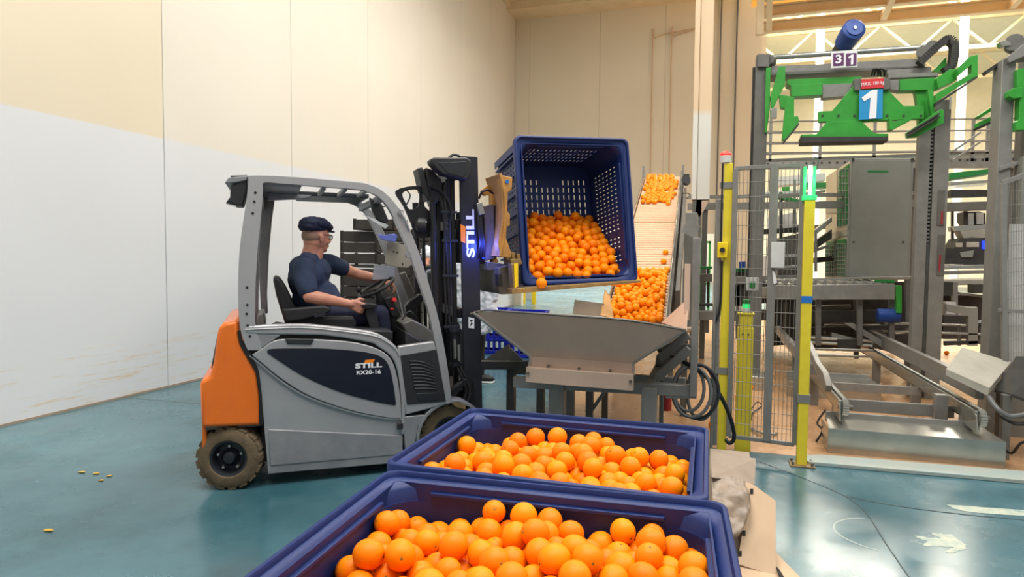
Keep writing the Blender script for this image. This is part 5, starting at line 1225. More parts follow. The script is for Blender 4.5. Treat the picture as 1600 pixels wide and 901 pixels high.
ccA = chain_conveyor(1.93, 5.55, 10.2, .40, 'right-hand chain conveyor running back from the galvanised tray', .17, 1)
ccB = chain_conveyor(1.02, 5.60, 10.2, .40, 'chain conveyor with a grey wedge guard, next to the yellow post with the green lamp', .12, -1)
MB().prism([(.35, .56), (.75, .58), (1.4, .70), (1.4, .62), (.35, .42), (.20, .42), (.15, .48)], (-.12, 0, 0), (0, 1, 0), (0, 0, 1), (1, 0, 0), .05).build('wedge_guard', 'frame_grey', ccB, bevel=.006)
# beige cover
cvr = thing('slanted_cover', 'beige boxed cover tilted over the end of the chain conveyor rail', 'cover', (2.15, 5.8, 0)); cvo = Vector(cvr.location)
tp = [at_y(1478, 576, 5.75), at_y(1503, 542, 6.35), at_y(1580, 565, 6.30), at_y(1546, 606, 5.70)]
sheet('top_plate', [q - cvo for q in tp], .01, 'machine_beige', cvr, .003)
sheet('front_skirt', [tp[0] - cvo, tp[3] - cvo, at_y(1543, 618, 5.70) - cvo, at_y(1478, 586, 5.75) - cvo], .008, 'machine_beige', cvr)
sheet('side_skirt', [tp[3] - cvo, tp[2] - cvo, at_y(1576, 578, 6.28) - cvo, at_y(1543, 618, 5.70) - cvo], .008, 'machine_beige', cvr)
MB().cyl(V3(.1, .3, 0), V3(.1, .3, .62), .04).build('support', 'frame_grey_dark', cvr)
# dark guard under it at the right edge
dg = thing('machine_side_guard', 'dark steel guard with hoses at the right edge below the beige cover', 'machine', (2.2, 5.7, 0)); dgo = Vector(dg.location)
sheet('plate', [q - dgo for q in (at_y(1553, 612, 5.9), at_y(1580, 620, 5.7), at_y(1640, 640, 5.7), at_y(1640, 560, 6.2), at_y(1586, 560, 6.2))], .02, 'machine_dark', dg)
post('leg', 1566, 1580, 660, 5.72, 0, .5, 'frame_grey_dark', dg, dgo)
MB().tube(cr([at_y(1545, 620, 5.6) - dgo, at_y(1560, 640, 5.5) - dgo, at_y(1580, 650, 5.5) - dgo, at_y(1620, 644, 5.5) - dgo], 5), .018, 8).build('hose', 'hose_grey', dg)
MB().tube(cr([at_y(1565, 650, 5.6) - dgo, at_y(1590, 662, 5.5) - dgo, at_y(1630, 655, 5.5) - dgo], 5), .014, 8).build('hose', 'hose_black', dg)
MB().tube(cr([at_y(1560, 690, 5.6) - dgo, at_y(1580, 708, 5.5) - dgo, at_y(1600, 690, 5.4) - dgo, at_y(1640, 700, 5.4) - dgo], 5), .010, 8).build('hose', 'hose_black', dg)
# galvanised trays
def tray(x0, x1, y0, y1, h, label, skew=0):
    t = thing('metal_tray', label, 'tray', (x0, y0, 0)); wx, wy = x1 - x0, y1 - y0
    MB().box(0, wx, -.004, .0, 0, h).build('front_plate', 'galvanised', t, bevel=.001)
    sheet('top_plate', [(0, -.004, h), (wx, -.004, h), (wx - .03, wy, h + .02), (.03, wy, h + .02)], .004, 'galvanised', t)
    MB().box(-.004, 0, 0, wy, 0, h).build('end_plate', 'galvanised', t); MB().box(wx, wx + .004, 0, wy, 0, h).build('end_plate', 'galvanised', t)
    MB().box(.03, wx - .05, wy, wy + .03, h - .02, h + .06).build('back_rail', 'frame_grey', t, bevel=.003)
    return t
tr1 = tray(.885, 2.055, 5.47, 5.80, .195, 'long galvanised steel tray on the floor in front of the chain conveyors')
tr1.rotation_euler = (0, 0, -.0)
tray(.80, 1.72, 7.6, 7.95, .17, 'second galvanised tray on the brown floor between the chain conveyors')
xb = thing('cross_bars', 'grey cross beam joining the two chain conveyors above the front tray', 'beam', (1.05, 6.05, 0))
MB().box(0, .86, 0, .03, .22, .32).build('cross_beam', 'frame_grey', xb, bevel=.003); MB().box(0, .86, .9, .93, .22, .30).build('cross_beam', 'frame_grey', xb, bevel=.003)
MB().box(.70, .79, -.08, .0, .18, .42).build('upright', 'frame_grey', xb, bevel=.003)
for k, z in enumerate((.50, .44)): MB().tube([(.05, 3.0, z), (.86, 2.9, z)], .025, 10).build('roller', 'galvanised', xb)

# ================================================================== MACHINERY FURTHER BACK
def ythings(name, label, cat, y):
    t = thing(name, label, cat, (1.5, y, 0)); return t, Vector(t.location)
# walkway
wk, wo = ythings('walkway', 'raised grey steel walkway with railings across the hall', 'walkway', 13.5)
def wp(name, pts, th, mt, dy=0): return ypoly(name, pts, 13.5 + dy, th, mt, wk, wo, .004)
wp('deck_beam', [(1192, 253), (1600, 245), (1660, 244), (1660, 258), (1600, 262), (1192, 264)], .08, 'frame_grey')
for k in range(38):
    p = at_y(1200 + k * 12, 256 - k * .25, 13.49) - wo; MB().cyl(p, p + V3(0, .02, 0), .022, 6).build('beam_hole', 'machine_dark', wk)
a = at_y(1192, 250, 13.5) - wo; MB().box(a.x, 8, .0, 1.1, a.z - .02, a.z + .02).build('deck', 'frame_grey_dark', wk)
for y_, dy in ((187, 0), (205, 0), (222, 0), (238, 0)):
    for d_ in (0, 1.1): MB().tube([at_y(1195, y_ + 3, 13.5) - wo + V3(0, d_, 0), at_y(1640, y_ - 3, 13.5) - wo + V3(0, d_, 0)], .016, 6).build('rail', 'frame_grey', wk)
for px in (1205, 1283, 1368, 1447, 1522, 1545, 1610):
    a, b = at_y(px, 186, 13.5) - wo, at_y(px, 252, 13.5) - wo
    MB().box(a.x - .025, a.x + .025, 0, .04, b.z, a.z).build('rail_post', 'frame_grey', wk)
for px in (1210, 1400, 1580):
    a = at_y(px, 258, 13.7) - wo; MB().box(a.x - .08, a.x + .08, .1, .26, 0, a.z).build('support_post', 'frame_grey_dark', wk)
wp('stair_rail', [(1487, 250), (1532, 220), (1534, 222), (1490, 252)], .03, 'frame_grey', -.3); wp('stair_rail', [(1487, 236), (1532, 205), (1534, 207), (1490, 238)], .03, 'frame_grey', -.3)
# cabinet
cb = thing('control_cabinet', 'tall grey sheet metal cabinet standing on the roller table', 'cabinet', (1.5, 9.6, 0)); cbo = Vector(cb.location)
ypoly('body', [(1330, 247), (1428, 247), (1421, 437), (1323, 436)], 9.6, .10, 'machine_grey', cb, cbo, .008)
ypoly('front_panel', [(1333, 250), (1424, 250), (1418, 433), (1326, 433)], 9.585, .02, 'machine_grey', cb, cbo, .003)
for px, py in ((1333, 249), (1426, 249)):
    ypoly('corner_cap', [(px - 2, py - 2), (px + 2, py - 2), (px + 2, py + 2), (px - 2, py + 2)], 9.575, .02, 'machine_dark', cb, cbo, 0)
for px, py in ((1334, 378), (1411, 378)):
    p = at_y(px, py, 9.58) - cbo; MB().cyl(p, p + V3(0, .01, 0), .014, 10).build('lock', 'machine_dark', cb)
ypoly('green_print', [(1356, 266), (1388, 266), (1388, 269), (1356, 269)], 9.580, .004, 'green_mesh', cb, cbo, 0)
for px in (1335, 1415): ypoly('leg', [(px, 436), (px + 7, 436), (px + 7, 560), (px, 560)], 9.8, .07, 'frame_grey_dark', cb, cbo)
# roller table with green ends
rt = thing('roller_table', 'grey roller table under the tall cabinet', 'table', (1.2, 8.9, 0)); rto = Vector(rt.location)
ypoly('front_beam', [(1205, 446), (1398, 443), (1398, 468), (1205, 468)], 8.7, .06, 'frame_grey', rt, rto, .006)
a, b = at_y(1207, 443, 8.75) - rto, at_y(1396, 441, 8.75) - rto
MB().box(a.x, b.x, .0, 1.2, a.z - .05, a.z).build('table_top', 'machine_beige', rt, bevel=.004)
for k in range(12):
    x = a.x + (b.x - a.x) * (k + .5) / 12; MB().tube([(x, .0, a.z + .01), (x, 1.15, a.z + .01)], .03, 8).build('roller', 'frame_grey', rt)
ypoly('back_rail', [(1205, 436), (1440, 431), (1440, 434), (1205, 440)], 9.4, .04, 'galvanised', rt, rto)
ypoly('green_leg', [(1400, 446), (1409, 446), (1409, 489), (1401, 489)], 8.7, .08, 'green_paint', rt, rto)
ypoly('green_rail', [(1368, 437), (1398, 437), (1398, 442), (1368, 441)], 8.9, .06, 'green_mesh', rt, rto)
for px in (1275, 1340, 1390): ypoly('leg', [(px, 466), (px + 8, 466), (px + 8, 540), (px, 540)], 8.8, .07, 'frame_grey_dark', rt, rto)
ypoly('lower_beam', [(1262, 486), (1400, 484), (1400, 500), (1262, 504)], 9.2, .1, 'machine_dark', rt, rto); ypoly('lower_beam', [(1262, 512), (1440, 506), (1440, 512), (1262, 518)], 9.6, .1, 'machine_dark', rt, rto)
p = at_y(1388, 493, 8.8) - rto; MB().tube([p + V3(-.12, 0, 0), p + V3(.12, 0, 0)], .085, 16).build('motor', 'motor_blue', rt)
# green mesh doors of a cream machine house
mh = thing('machine_house', 'cream machine housing with dark green mesh doors', 'machine', (1.6, 10.6, 0)); mho = Vector(mh.location)
HX = at_y(1324, 400, 9.72).x
def xpoly(name, pts, th, mt, parent, off, dx=0):
    p = [at_x(a, b, HX + dx) - off for a, b in pts]
    return MB().prism([(q.y, q.z) for q in p], (HX + dx - off.x, 0, 0), (0, 1, 0), (0, 0, 1), (1, 0, 0), th).build(name, mt, parent)
xpoly('side_wall', [(1291, 276), (1327, 252), (1323, 436), (1289, 436)], .6, 'cream_paint', mh, mho)
xpoly('steel_band', [(1290, 320), (1326, 318), (1325, 332), (1290, 333)], .01, 'galvanised', mh, mho, -.012); xpoly('steel_band', [(1290, 366), (1324, 358), (1324, 368), (1290, 376)], .01, 'galvanised', mh, mho, -.012)
for pts in ([(1310, 268), (1326, 256), (1323, 350), (1308, 354)], [(1291, 378), (1304, 376), (1303, 432), (1290, 432)], [(1307, 375), (1321, 373), (1320, 432), (1306, 432)]):
    o = xpoly('mesh_door', pts, .01, 'green_mesh', mh, mho, -.02); xs_ = [p[0] for p in pts]; ys_ = [p[1] for p in pts]; b = MB()
    for k in range(5): x = min(xs_) + (max(xs_) - min(xs_)) * k / 4; b.tube([at_x(x, max(ys_), HX - .03) - mho, at_x(x, min(ys_) + 8, HX - .03) - mho], .006, 4)
    for k in range(9): yy = min(ys_) + 8 + (max(ys_) - min(ys_) - 8) * k / 8; b.tube([at_x(min(xs_), yy, HX - .03) - mho, at_x(max(xs_), yy, HX - .03) - mho], .006, 4)
    b.build('door_bars', 'frame_grey', o, kind='stuff')
# sorting line: layered frames, belts and housings
random.seed(12)
def line(name, label, cat, y, parts):
    t = thing(name, label, cat, (1.5, y, 0)); off = Vector(t.location)
    for nm, pts, dy, th, mt in parts:
        if len(pts) == 2: (x0, y0), (x1, y1) = pts; pts = [(x0, y0), (x1, y0), (x1, y1), (x0, y1)]
        ypoly(nm, pts, y + dy, th, mt, t, off, .004)
    return t
line('sorting_line', 'dark layered sorting line seen between the gantry posts under the walkway', 'machine', 12.0, [
    ('upper_beam', [(1486, 296), (1556, 296), (1556, 306), (1486, 308)], 0, .2, 'machine_dark'),
    ('main_beam', [(1480, 316), (1555, 314), (1555, 327), (1480, 330)], -.3, .2, 'frame_grey_dark'),
    ('green_belt', [(1484, 270), (1560, 262), (1560, 268), (1484, 280)], .4, .6, 'green_mesh'),
    ('roller_bed', [(1484, 284), (1558, 280), (1558, 284), (1484, 290)], .2, .6, 'galvanised'),
    ('frame_upright', [(1487, 330), (1491, 390)], 0, .05, 'machine_dark'), ('frame_upright', [(1506, 330), (1513, 352)], -.1, .05, 'machine_dark'),
    ('arched_cover', [(1505, 331), (1530, 330), (1540, 333), (1540, 353), (1512, 355), (1505, 345)], .1, .3, 'machine_dark'),
    ('window', [(1514, 333), (1522, 351)], .05, .04, 'machine_white'), ('window', [(1526, 332), (1537, 350)], .05, .04, 'machine_white'),
    ('grey_duct', [(1490, 353), (1553, 350), (1553, 357), (1492, 361)], -.1, .3, 'galvanised'),
    ('beige_hood', [(1500, 360), (1552, 357), (1552, 369), (1506, 372)], -.1, .3, 'machine_beige'),
    ('dark_body', [(1476, 386), (1490, 388), (1500, 372), (1552, 370), (1552, 413), (1476, 413)], -.3, .5, 'machine_dark'),
    ('beige_panel', [(1494, 379), (1504, 386)], -.32, .03, 'machine_beige'), ('beige_panel', [(1510, 378), (1530, 386)], -.32, .03, 'machine_beige'),
    ('grey_panel', [(1500, 394), (1522, 391), (1520, 402), (1502, 402)], -.33, .03, 'machine_grey'),
    ('blue_screen', [(1535, 376), (1545, 389)], -.34, .03, 'screen_blue'),
    ('tray', [(1474, 415), (1550, 413), (1550, 419), (1474, 421)], -.5, .5, 'galvanised'), ('tray', [(1474, 424), (1550, 422), (1550, 427), (1474, 429)], -.7, .4, 'frame_grey')])
line('packing_bench', 'cluttered grey packing bench low behind the right gantry post', 'bench', 10.5, [
    ('bench_top', [(1473, 438), (1552, 436), (1552, 443), (1473, 447)], 0, .5, 'machine_beige'),
    ('dark_box', [(1520, 444), (1545, 458)], -.2, .2, 'machine_dark'), ('grey_post', [(1489, 440), (1497, 490)], -.1, .08, 'frame_grey'),
    ('cable_bundle', [(1473, 440), (1487, 462)], -.1, .1, 'machine_dark'), ('shelf', [(1498, 456), (1551, 463), (1551, 467), (1498, 460)], -.1, .4, 'frame_grey'),
    ('white_box', [(1478, 472), (1494, 494)], -.2, .2, 'machine_white'), ('white_box', [(1497, 478), (1527, 481), (1527, 496), (1497, 494)], -.2, .2, 'machine_white'),
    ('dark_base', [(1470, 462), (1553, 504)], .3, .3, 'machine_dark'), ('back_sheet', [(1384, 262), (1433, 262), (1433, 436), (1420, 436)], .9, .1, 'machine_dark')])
line('conveyor_frame', 'pale bracket frame and long low rails on the brown floor behind the right gantry post', 'frame', 9.3, [
    ('bracket_arm', [(1478, 474), (1512, 480), (1528, 480), (1528, 540), (1513, 540), (1513, 494), (1480, 486)], -.3, .08, 'machine_grey'),
    ('rail', [(1382, 503), (1550, 508), (1550, 511), (1382, 506)], 0, .06, 'galvanised'), ('rail', [(1380, 516), (1550, 521), (1550, 524), (1380, 519)], -.3, .06, 'galvanised'),
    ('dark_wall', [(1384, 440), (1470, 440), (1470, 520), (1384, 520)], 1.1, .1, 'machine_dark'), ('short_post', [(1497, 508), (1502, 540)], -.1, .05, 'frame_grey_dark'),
    ('dark_base', [(1474, 492), (1512, 494), (1512, 530), (1474, 530)], .6, .2, 'machine_dark'), ('coil', [(1528, 505), (1552, 500), (1552, 536), (1530, 534)], .0, .2, 'machine_dark'), ('floor_rail', [(1476, 533), (1553, 531), (1553, 536), (1476, 540)], -.3, .06, 'machine_dark')])
line('lifting_table', 'dark scissor lift machinery behind the green-lamp post', 'machine', 10.2, [
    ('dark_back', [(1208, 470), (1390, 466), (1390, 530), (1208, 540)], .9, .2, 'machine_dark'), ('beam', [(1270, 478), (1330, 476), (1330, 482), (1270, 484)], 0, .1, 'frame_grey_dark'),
    ('beam', [(1300, 520), (1400, 545), (1400, 552), (1300, 528)], -1.2, .1, 'frame_grey'), ('beam', [(1262, 498), (1350, 496), (1350, 503), (1262, 505)], .2, .1, 'frame_grey_dark'),
    ('low_frame', [(1268, 526), (1420, 522), (1420, 538), (1268, 545)], -.6, .15, 'machine_dark'), ('low_frame', [(1290, 508), (1380, 508), (1380, 520), (1290, 522)], -.3, .2, 'steel_dark'), ('low_box', [(1310, 530), (1345, 530), (1345, 548), (1310, 548)], -1.3, .2, 'machine_dark'), ('guide', [(1320, 505), (1334, 505), (1392, 540), (1392, 552)], -1.3, .1, 'frame_grey'), ('rod', [(1265, 543), (1365, 546), (1365, 550), (1265, 547)], -1.8, .03, 'galvanised'), ('rod', [(1265, 553), (1365, 556), (1365, 559), (1265, 557)], -1.8, .03, 'galvanised')])
line('bag_conveyor', 'tilted grey and brown conveyor seen through the wire gate', 'conveyor', 10.4, [
    ('tilted_frame', [(1258, 370), (1300, 338), (1300, 346), (1258, 380)], 0, .2, 'galvanised'), ('tilted_bed', [(1258, 388), (1300, 358), (1300, 372), (1258, 400)], .2, .2, 'frame_grey_dark'), ('dark_rail', [(1258, 404), (1300, 400), (1300, 408), (1258, 412)], .2, .2, 'machine_dark'),
    ('rail', [(1262, 392), (1295, 382), (1295, 386), (1262, 398)], -.1, .1, 'frame_grey'), ('brown_housing', [(1215, 372), (1258, 362), (1258, 432), (1215, 436)], .1, .3, 'steel_dark'),
    ('white_cover', [(1200, 340), (1245, 330), (1245, 360), (1200, 366)], 1.0, .1, 'machine_white'), ('upright', [(1273, 360), (1277, 424)], -.2, .05, 'frame_grey'),
    ('top_pipe', [(1258, 300), (1290, 296), (1290, 300), (1258, 304)], .5, .05, 'galvanised'), ('dark_pack', [(1186, 440), (1258, 436), (1258, 470), (1186, 474)], -.4, .3, 'machine_dark'),
    ('beige_drum', [(1186, 450), (1202, 448), (1202, 462), (1186, 464)], -.6, .2, 'machine_beige'), ('green_band', [(1140, 420), (1180, 418), (1180, 424), (1140, 426)], 0, .2, 'green_mesh'),
    ('blue_motor', [(1155, 409), (1166, 408), (1166, 418), (1155, 419)], -.2, .2, 'motor_blue'), ('grey_conveyor', [(1150, 432), (1262, 430), (1262, 440), (1150, 444)], -.3, .3, 'frame_grey'), ('dark_gear', [(1148, 446), (1180, 446), (1178, 478), (1148, 478)], -.2, .3, 'machine_dark'), ('upright', [(1218, 300), (1223, 372)], .3, .06, 'machine_dark'),
    ('white_pipe', [(1190, 300), (1258, 296), (1258, 301), (1190, 306)], .6, .06, 'machine_white'), ('upright', [(1240, 280), (1244, 365)], .5, .06, 'frame_grey'), ('dark_rail', [(1190, 358), (1258, 354), (1258, 362), (1190, 366)], .1, .1, 'machine_dark'), ('shelf', [(1205, 300), (1250, 312), (1250, 317), (1205, 306)], .2, .3, 'green_mesh'),
    ('rail', [(1205, 400), (1258, 396), (1258, 400), (1205, 404)], -.05, .06, 'galvanised'), ('rail', [(1205, 416), (1258, 413), (1258, 417), (1205, 420)], -.05, .06, 'galvanised'), ('beige_box', [(1188, 455), (1204, 454), (1204, 466), (1188, 466)], -.45, .1, 'cardboard'),
    ('green_sign', [(1222, 292), (1234, 291), (1234, 298), (1222, 299)], .2, .02, 'green_paint'), ('low_works', [(1142, 486), (1210, 484), (1210, 500), (1142, 502)], .4, .2, 'frame_grey_dark'), ('leg', [(1150, 440), (1155, 530)], -.2, .06, 'frame_grey_dark'), ('leg', [(1225, 436), (1231, 520)], -.2, .06, 'frame_grey_dark'),
    ('dark_works', [(1142, 424), (1178, 424), (1176, 470), (1142, 470)], .2, .3, 'steel_dark')])
line('rear_rig', 'grey pipe rig with a green rail visible beside the end wall opening', 'machine', 9.8, [
    ('green_rail', [(1089, 416), (1113, 416), (1113, 420), (1089, 420)], 0, .06, 'green_mesh'), ('fat_pipe', [(1090, 428), (1113, 428), (1113, 440), (1090, 440)], -.2, .1, 'steel_dark'),
    ('frame_leg', [(1104, 420), (1108, 480)], 0, .05, 'machine_dark'), ('low_box', [(1088, 486), (1114, 500)], -.2, .2, 'frame_grey'), ('low_rail', [(1088, 474), (1114, 478)], -.1, .1, 'machine_dark'),
    ('low_foot', [(1100, 500), (1108, 500), (1108, 520), (1100, 520)], 0, .1, 'frame_grey')])
line('sorting_deck', 'upper deck of pale rollers and rails below the walkway', 'machine', 12.6, [
    ('pale_deck', [(1386, 276), (1437, 272), (1437, 280), (1386, 286)], 0, .5, 'machine_white'), ('dark_deck', [(1255, 286), (1300, 284), (1300, 292), (1255, 294)], .1, .4, 'green_mesh'),
    ('white_duct', [(1215, 276), (1290, 270), (1290, 282), (1215, 290)], .4, .4, 'machine_white'), ('dark_beam', [(1210, 352), (1330, 350), (1330, 356), (1210, 360)], .2, .2, 'frame_grey_dark'),
    ('white_sheet', [(1190, 400), (1250, 396), (1250, 430), (1190, 432)], 1.0, .1, 'machine_white')])

# ================================================================== LEFT BACKGROUND: crates, worker, blue crates
def crate(parent_label, loc, w_, d_, h, group, mt='crate_black', rot=0, fruit=False):
    t = thing('crate', parent_label, 'crate', loc, rot, group)
    b = MB(); n = 3; sl = h * .235
    for k in range(n):
        z = .02 + k * h / 3
        b.box(-w_ / 2, w_ / 2, -d_ / 2, -d_ / 2 + .012, z, z + sl).box(-w_ / 2, w_ / 2, d_ / 2 - .012, d_ / 2, z, z + sl)
        b.box(-w_ / 2, -w_ / 2 + .012, -d_ / 2, d_ / 2, z, z + sl).box(w_ / 2 - .012, w_ / 2, -d_ / 2, d_ / 2, z, z + sl)
    b = MB()
    b.box(-w_ / 2, w_ / 2, -d_ / 2, -d_ / 2 + .012, .0, h - .014).box(-w_ / 2, w_ / 2, d_ / 2 - .012, d_ / 2, .0, h - .014).box(-w_ / 2, -w_ / 2 + .012, -d_ / 2, d_ / 2, .0, h - .014).box(w_ / 2 - .012, w_ / 2, -d_ / 2, d_ / 2, .0, h - .014)
    b.build('side_board', mt, t, bevel=.003)
    for sx in (-1, 1):
        for sy in (-1, 1): c = MB(); c.box(sx * (w_ / 2 - .02) - .02, sx * (w_ / 2 - .02) + .02, sy * (d_ / 2 - .02) - .02, sy * (d_ / 2 - .02) + .02, 0, h - .002); c.build('corner_post', mt, t, bevel=.003)
    MB().box(-w_ / 2, w_ / 2, -d_ / 2, d_ / 2, 0, .012).build('base', mt, t)
    return t
cr0 = None
stacks = [((-4.75, 8.15), 12, 'stack just behind the driver\'s head'), ((-4.12, 8.0), 12, 'stack behind the steering wheel'), ((-3.53, 7.9), 12, 'stack behind the front pillar')]
CH = .155; nm = ['lowest', 'second from the floor', 'third from the floor', 'fourth from the floor', 'fifth from the floor', 'sixth from the floor', 'sixth from the top', 'fifth from the top', 'fourth from the top', 'third from the top', 'second from the top', 'topmost']
for (x, y), n, lab in stacks:
    rr = radians(6)
    for k in range(n):
        L_ = 'black fruit crate, %s of the %s' % (nm[k], lab)
        if cr0 is None: cr0 = crate(L_, (x, y, k * CH), .60, .5, CH, 'black fruit crates stacked behind the forklift', rot=rr); c_ = cr0
        else:
            c_ = dup(cr0, label=L_); c_.location = (x, y, k * CH)
tp_ = dup(cr0, label='single black crate on top of the crate stacks behind the driver'); tp_.location = (-4.45, 8.0, 12 * CH)
fr_ = MB()
random.seed(5)
for (x, y), n, lab in stacks:
    for k in range(3, n):
        for j in range(5):
            fr_.ell((x - .22 + j * .11 + random.uniform(-.02, .02), y - .19 + random.uniform(0, .03), k * CH + CH - .052), .036, 10, 7)
tag(fr_.build('orange_heap', 'orange_rind', smooth=180), 'oranges peeking over the edges of the stacked black crates', 'oranges', kind='stuff')
for k, (px, py, w_) in enumerate(((519, 417, .12), (532, 418, .14))):
    p = at_y(px, py, 7.70); tag(MB().box(-w_ / 2, w_ / 2, -.004, .004, -.06, .06).build('crate_label', 'label_white'), ['white paper label nearest the driver on the black crates', 'white paper label on the black crates beside the strap'][k], 'label', 'paper labels on the crates').location = p
tag(MB().tube([at_y(540, 418, 7.68), at_y(600, 420, 7.62)], .008, 6).build('strap', 'label_white'), 'thin white strap round the black crate stack', 'strap')
pm_ = MB(); a, b = at_y(565, 330, 7.4), at_y(575, 347, 7.4)
tag(MB().tube([V3(at_y(665, 560, 7.0).x, 7.0, 0), at_y(665, 470, 7.0)], .035, 10).build('white_pole', 'column_white'), 'white pole standing behind the forklift front pillar', 'pole')
# blue crates behind the hopper
def bluecrate(label, x, y, z):
    t = thing('plastic_crate', label, 'crate', (x, y, z), radians(4), 'blue plastic crates behind the hopper')
    w_, d_, h = .58, .38, .225; b = MB()
    for sy in (-1, 1):
        slotted(b, (-w_ / 2, sy * d_ / 2, 0), (1, 0, 0), (0, 0, 1), (0, 1, 0), w_, h, .012, slotgrid(.07, w_ - .07, 6, .08, h - .07, 2, .055, .075))
    for sx in (-1, 1):
        slotted(b, (sx * w_ / 2, -d_ / 2, 0), (0, 1, 0), (0, 0, 1), (1, 0, 0), d_, h, .012, slotgrid(.07, d_ - .07, 4, .08, h - .07, 2, .05, .075))
    b.build('walls', 'crate_blue', t); MB().box(-w_ / 2, w_ / 2, -d_ / 2, d_ / 2, 0, .012).build('bottom', 'crate_blue', t)
    rm = MB()
    loft(rm, [rrect(w_ + .04, d_ + .04, .03, h - .015, 3), rrect(w_ + .04, d_ + .04, .03, h + .005, 3), rrect(w_ - .01, d_ - .01, .02, h + .005, 3), rrect(w_ - .01, d_ - .01, .02, h - .015, 3)]); rm.build('rim', 'crate_blue', t)
bc1, bc2 = at_y(768, 520, 9.5), at_y(824, 520, 9.3)
for k in range(3): bluecrate('blue plastic crate, %s of the stack beside the forklift mast' % ['bottom', 'middle', 'top'][k], bc1.x, 9.5, .004 + k * .232)
for k in range(3): bluecrate('blue plastic crate, %s of the stack hidden behind the hopper rim' % ['bottom', 'middle', 'top'][k], bc2.x, 9.3, .004 + k * .232)
# worker in a white coat behind the mast
wkr = thing('person', 'person in a white coat standing mostly hidden behind the forklift mast', 'person', (-2.78, 7.2, 0)); wo_ = Vector(wkr.location)
def wl3(px, py, y): p = at_y(px, py, y) - wo_; return (p.x, p.y, p.z)
def bl_(px, py, y, r): return (*wl3(px, py, y), r)
b = MB().ell((-.02, 0, 1.66), (.085, .10, .12)).limb([(-.02, 0, 1.46, .055), (-.02, 0, 1.6, .055)]).limb([bl_(672, 402, 7.0, .045), bl_(666, 410, 6.95, .035)])
b.ell(wl3(665, 413, 6.93), (.05, .03, .03)); remesh(b.build('head_and_hands', 'skin', wkr), .008, 4)
b = MB().ell((0, 0, 1.15), (.20, .15, .36)).ell((.0, 0, .95), (.22, .17, .30)).ell((.02, 0, .80), (.22, .17, .22)).limb([(-.12, 0, 1.40, .08), (.12, 0, 1.40, .08)])
b.limb([(-.16, -.02, 1.40, .075), bl_(690, 400, 7.1, .065), bl_(672, 398, 7.0, .055)]).limb([bl_(668, 395, 7.05, .08), bl_(676, 425, 7.1, .09), bl_(700, 420, 7.15, .1)])
b.limb([(.14, 0, 1.38, .075), (.22, -.02, 1.12, .065), bl_(762, 468, 7.1, .07)]); b.limb([bl_(758, 428, 7.05, .07), bl_(764, 455, 7.02, .075), bl_(768, 486, 7.0, .065), bl_(770, 510, 7.0, .06)]).limb([bl_(748, 430, 7.1, .09), bl_(752, 470, 7.08, .09), bl_(756, 512, 7.05, .08)]).limb([bl_(756, 428, 7.0, .05), bl_(774, 446, 6.98, .045), bl_(772, 466, 6.98, .04)])
wc = b.build('white_coat', 'white_coat', wkr); remesh(wc, .012, 3)
txw = bpy.data.textures.new('coat_folds', 'CLOUDS'); txw.noise_scale = .07; dmw = wc.modifiers.new('folds', 'DISPLACE'); dmw.texture = txw; dmw.strength = .06; dmw.mid_level = .5
b = MB().limb([(-.09, 0, .72, .10), (-.09, 0, .42, .075), (-.10, 0, .10, .055)]).limb([(.09, 0, .72, .10), (.10, 0, .42, .075), (.12, -.02, .10, .055)]); remesh(b.build('trousers', 'shoe_black', wkr), .012, 4)
for x in (-.10, .14):
    s_ = MB().ell((x + .04, -.03, .05), (.13, .05, .05)).build('shoe', 'shoe_black', wkr); MB().box(x - .08, x + .16, -.075, .015, 0, .025).build('sole', 'shoe_white', s_, bevel=.008)
b = MB().ell((-.02, 0, 1.71), (.095, .105, .10)).build('hair_net', 'white_coat', wkr)
pt = thing('pallet_truck', 'dark hand truck handle held by the worker in white', 'pallet truck', (-3.2, 6.7, 0)); po = Vector(pt.location)
MB().tube(cr([at_y(664, 420, 6.7) - po, at_y(672, 417, 6.7) - po, at_y(680, 424, 6.7) - po, at_y(678, 436, 6.7) - po], 4), .022, 8).build('handle', 'black_plastic', pt)
MB().tube([at_y(674, 425, 6.7) - po, at_y(676, 470, 6.8) - po, V3(.12, .1, .1)], .05, 10).build('body', 'black_plastic', pt)
MB().box(-.1, .3, .0, .2, 0, .12).build('base', 'black_plastic', pt, bevel=.01)

# ================================================================== CARDBOARD BESIDE THE BINS
cbd = thing('cardboard_box', 'flattened beige cardboard sheets leaning beside the blue bins', 'cardboard', (.25, 3.9, 0)); cd = Vector(cbd.location)
def zp(px, py, z): return at_z(px, py, z) - cd
MB().box(.0 - cd.x, .24 - cd.x, 3.72 - cd.y, 4.25 - cd.y, 0, .30).build('box_body', 'cardboard_grey', cbd, bevel=.006)
sheet('upper_sheet', [zp(1110, 705, .40), zp(1181, 716, .34), zp(1179, 756, .30), zp(1112, 745, .40)], .006, 'cardboard_grey', cbd)
CPN = V3(.10, -.70, .71).normalized(); CPP = at_z(1212, 901, .01)
def cpp(px, py, d=0): return at_plane(px, py, CPP + CPN * d, CPN) - cd
sheet('long_panel', [cpp(1165, 752), cpp(1178, 757), cpp(1212, 782), cpp(1213, 900), cpp(1152, 880), cpp(1160, 830)], .006, 'cardboard', cbd)
sheet('floor_panel', [zp(1150, 868, .03), zp(1210, 860, .02), zp(1255, 906, .01), zp(1150, 925, .03)], .006, 'cardboard', cbd)
sheet('slot_mark', [zp(1211, 882, .045), zp(1217, 888, .04), zp(1227, 904, .03), zp(1221, 908, .03)], .004, 'dark_well', cbd)
sheet('inner_panel', [cpp(1108, 742, -.04), cpp(1168, 752, -.04), cpp(1166, 830, -.04), cpp(1150, 884, -.04), cpp(1108, 884, -.04)], .006, 'cardboard_grey', cbd)
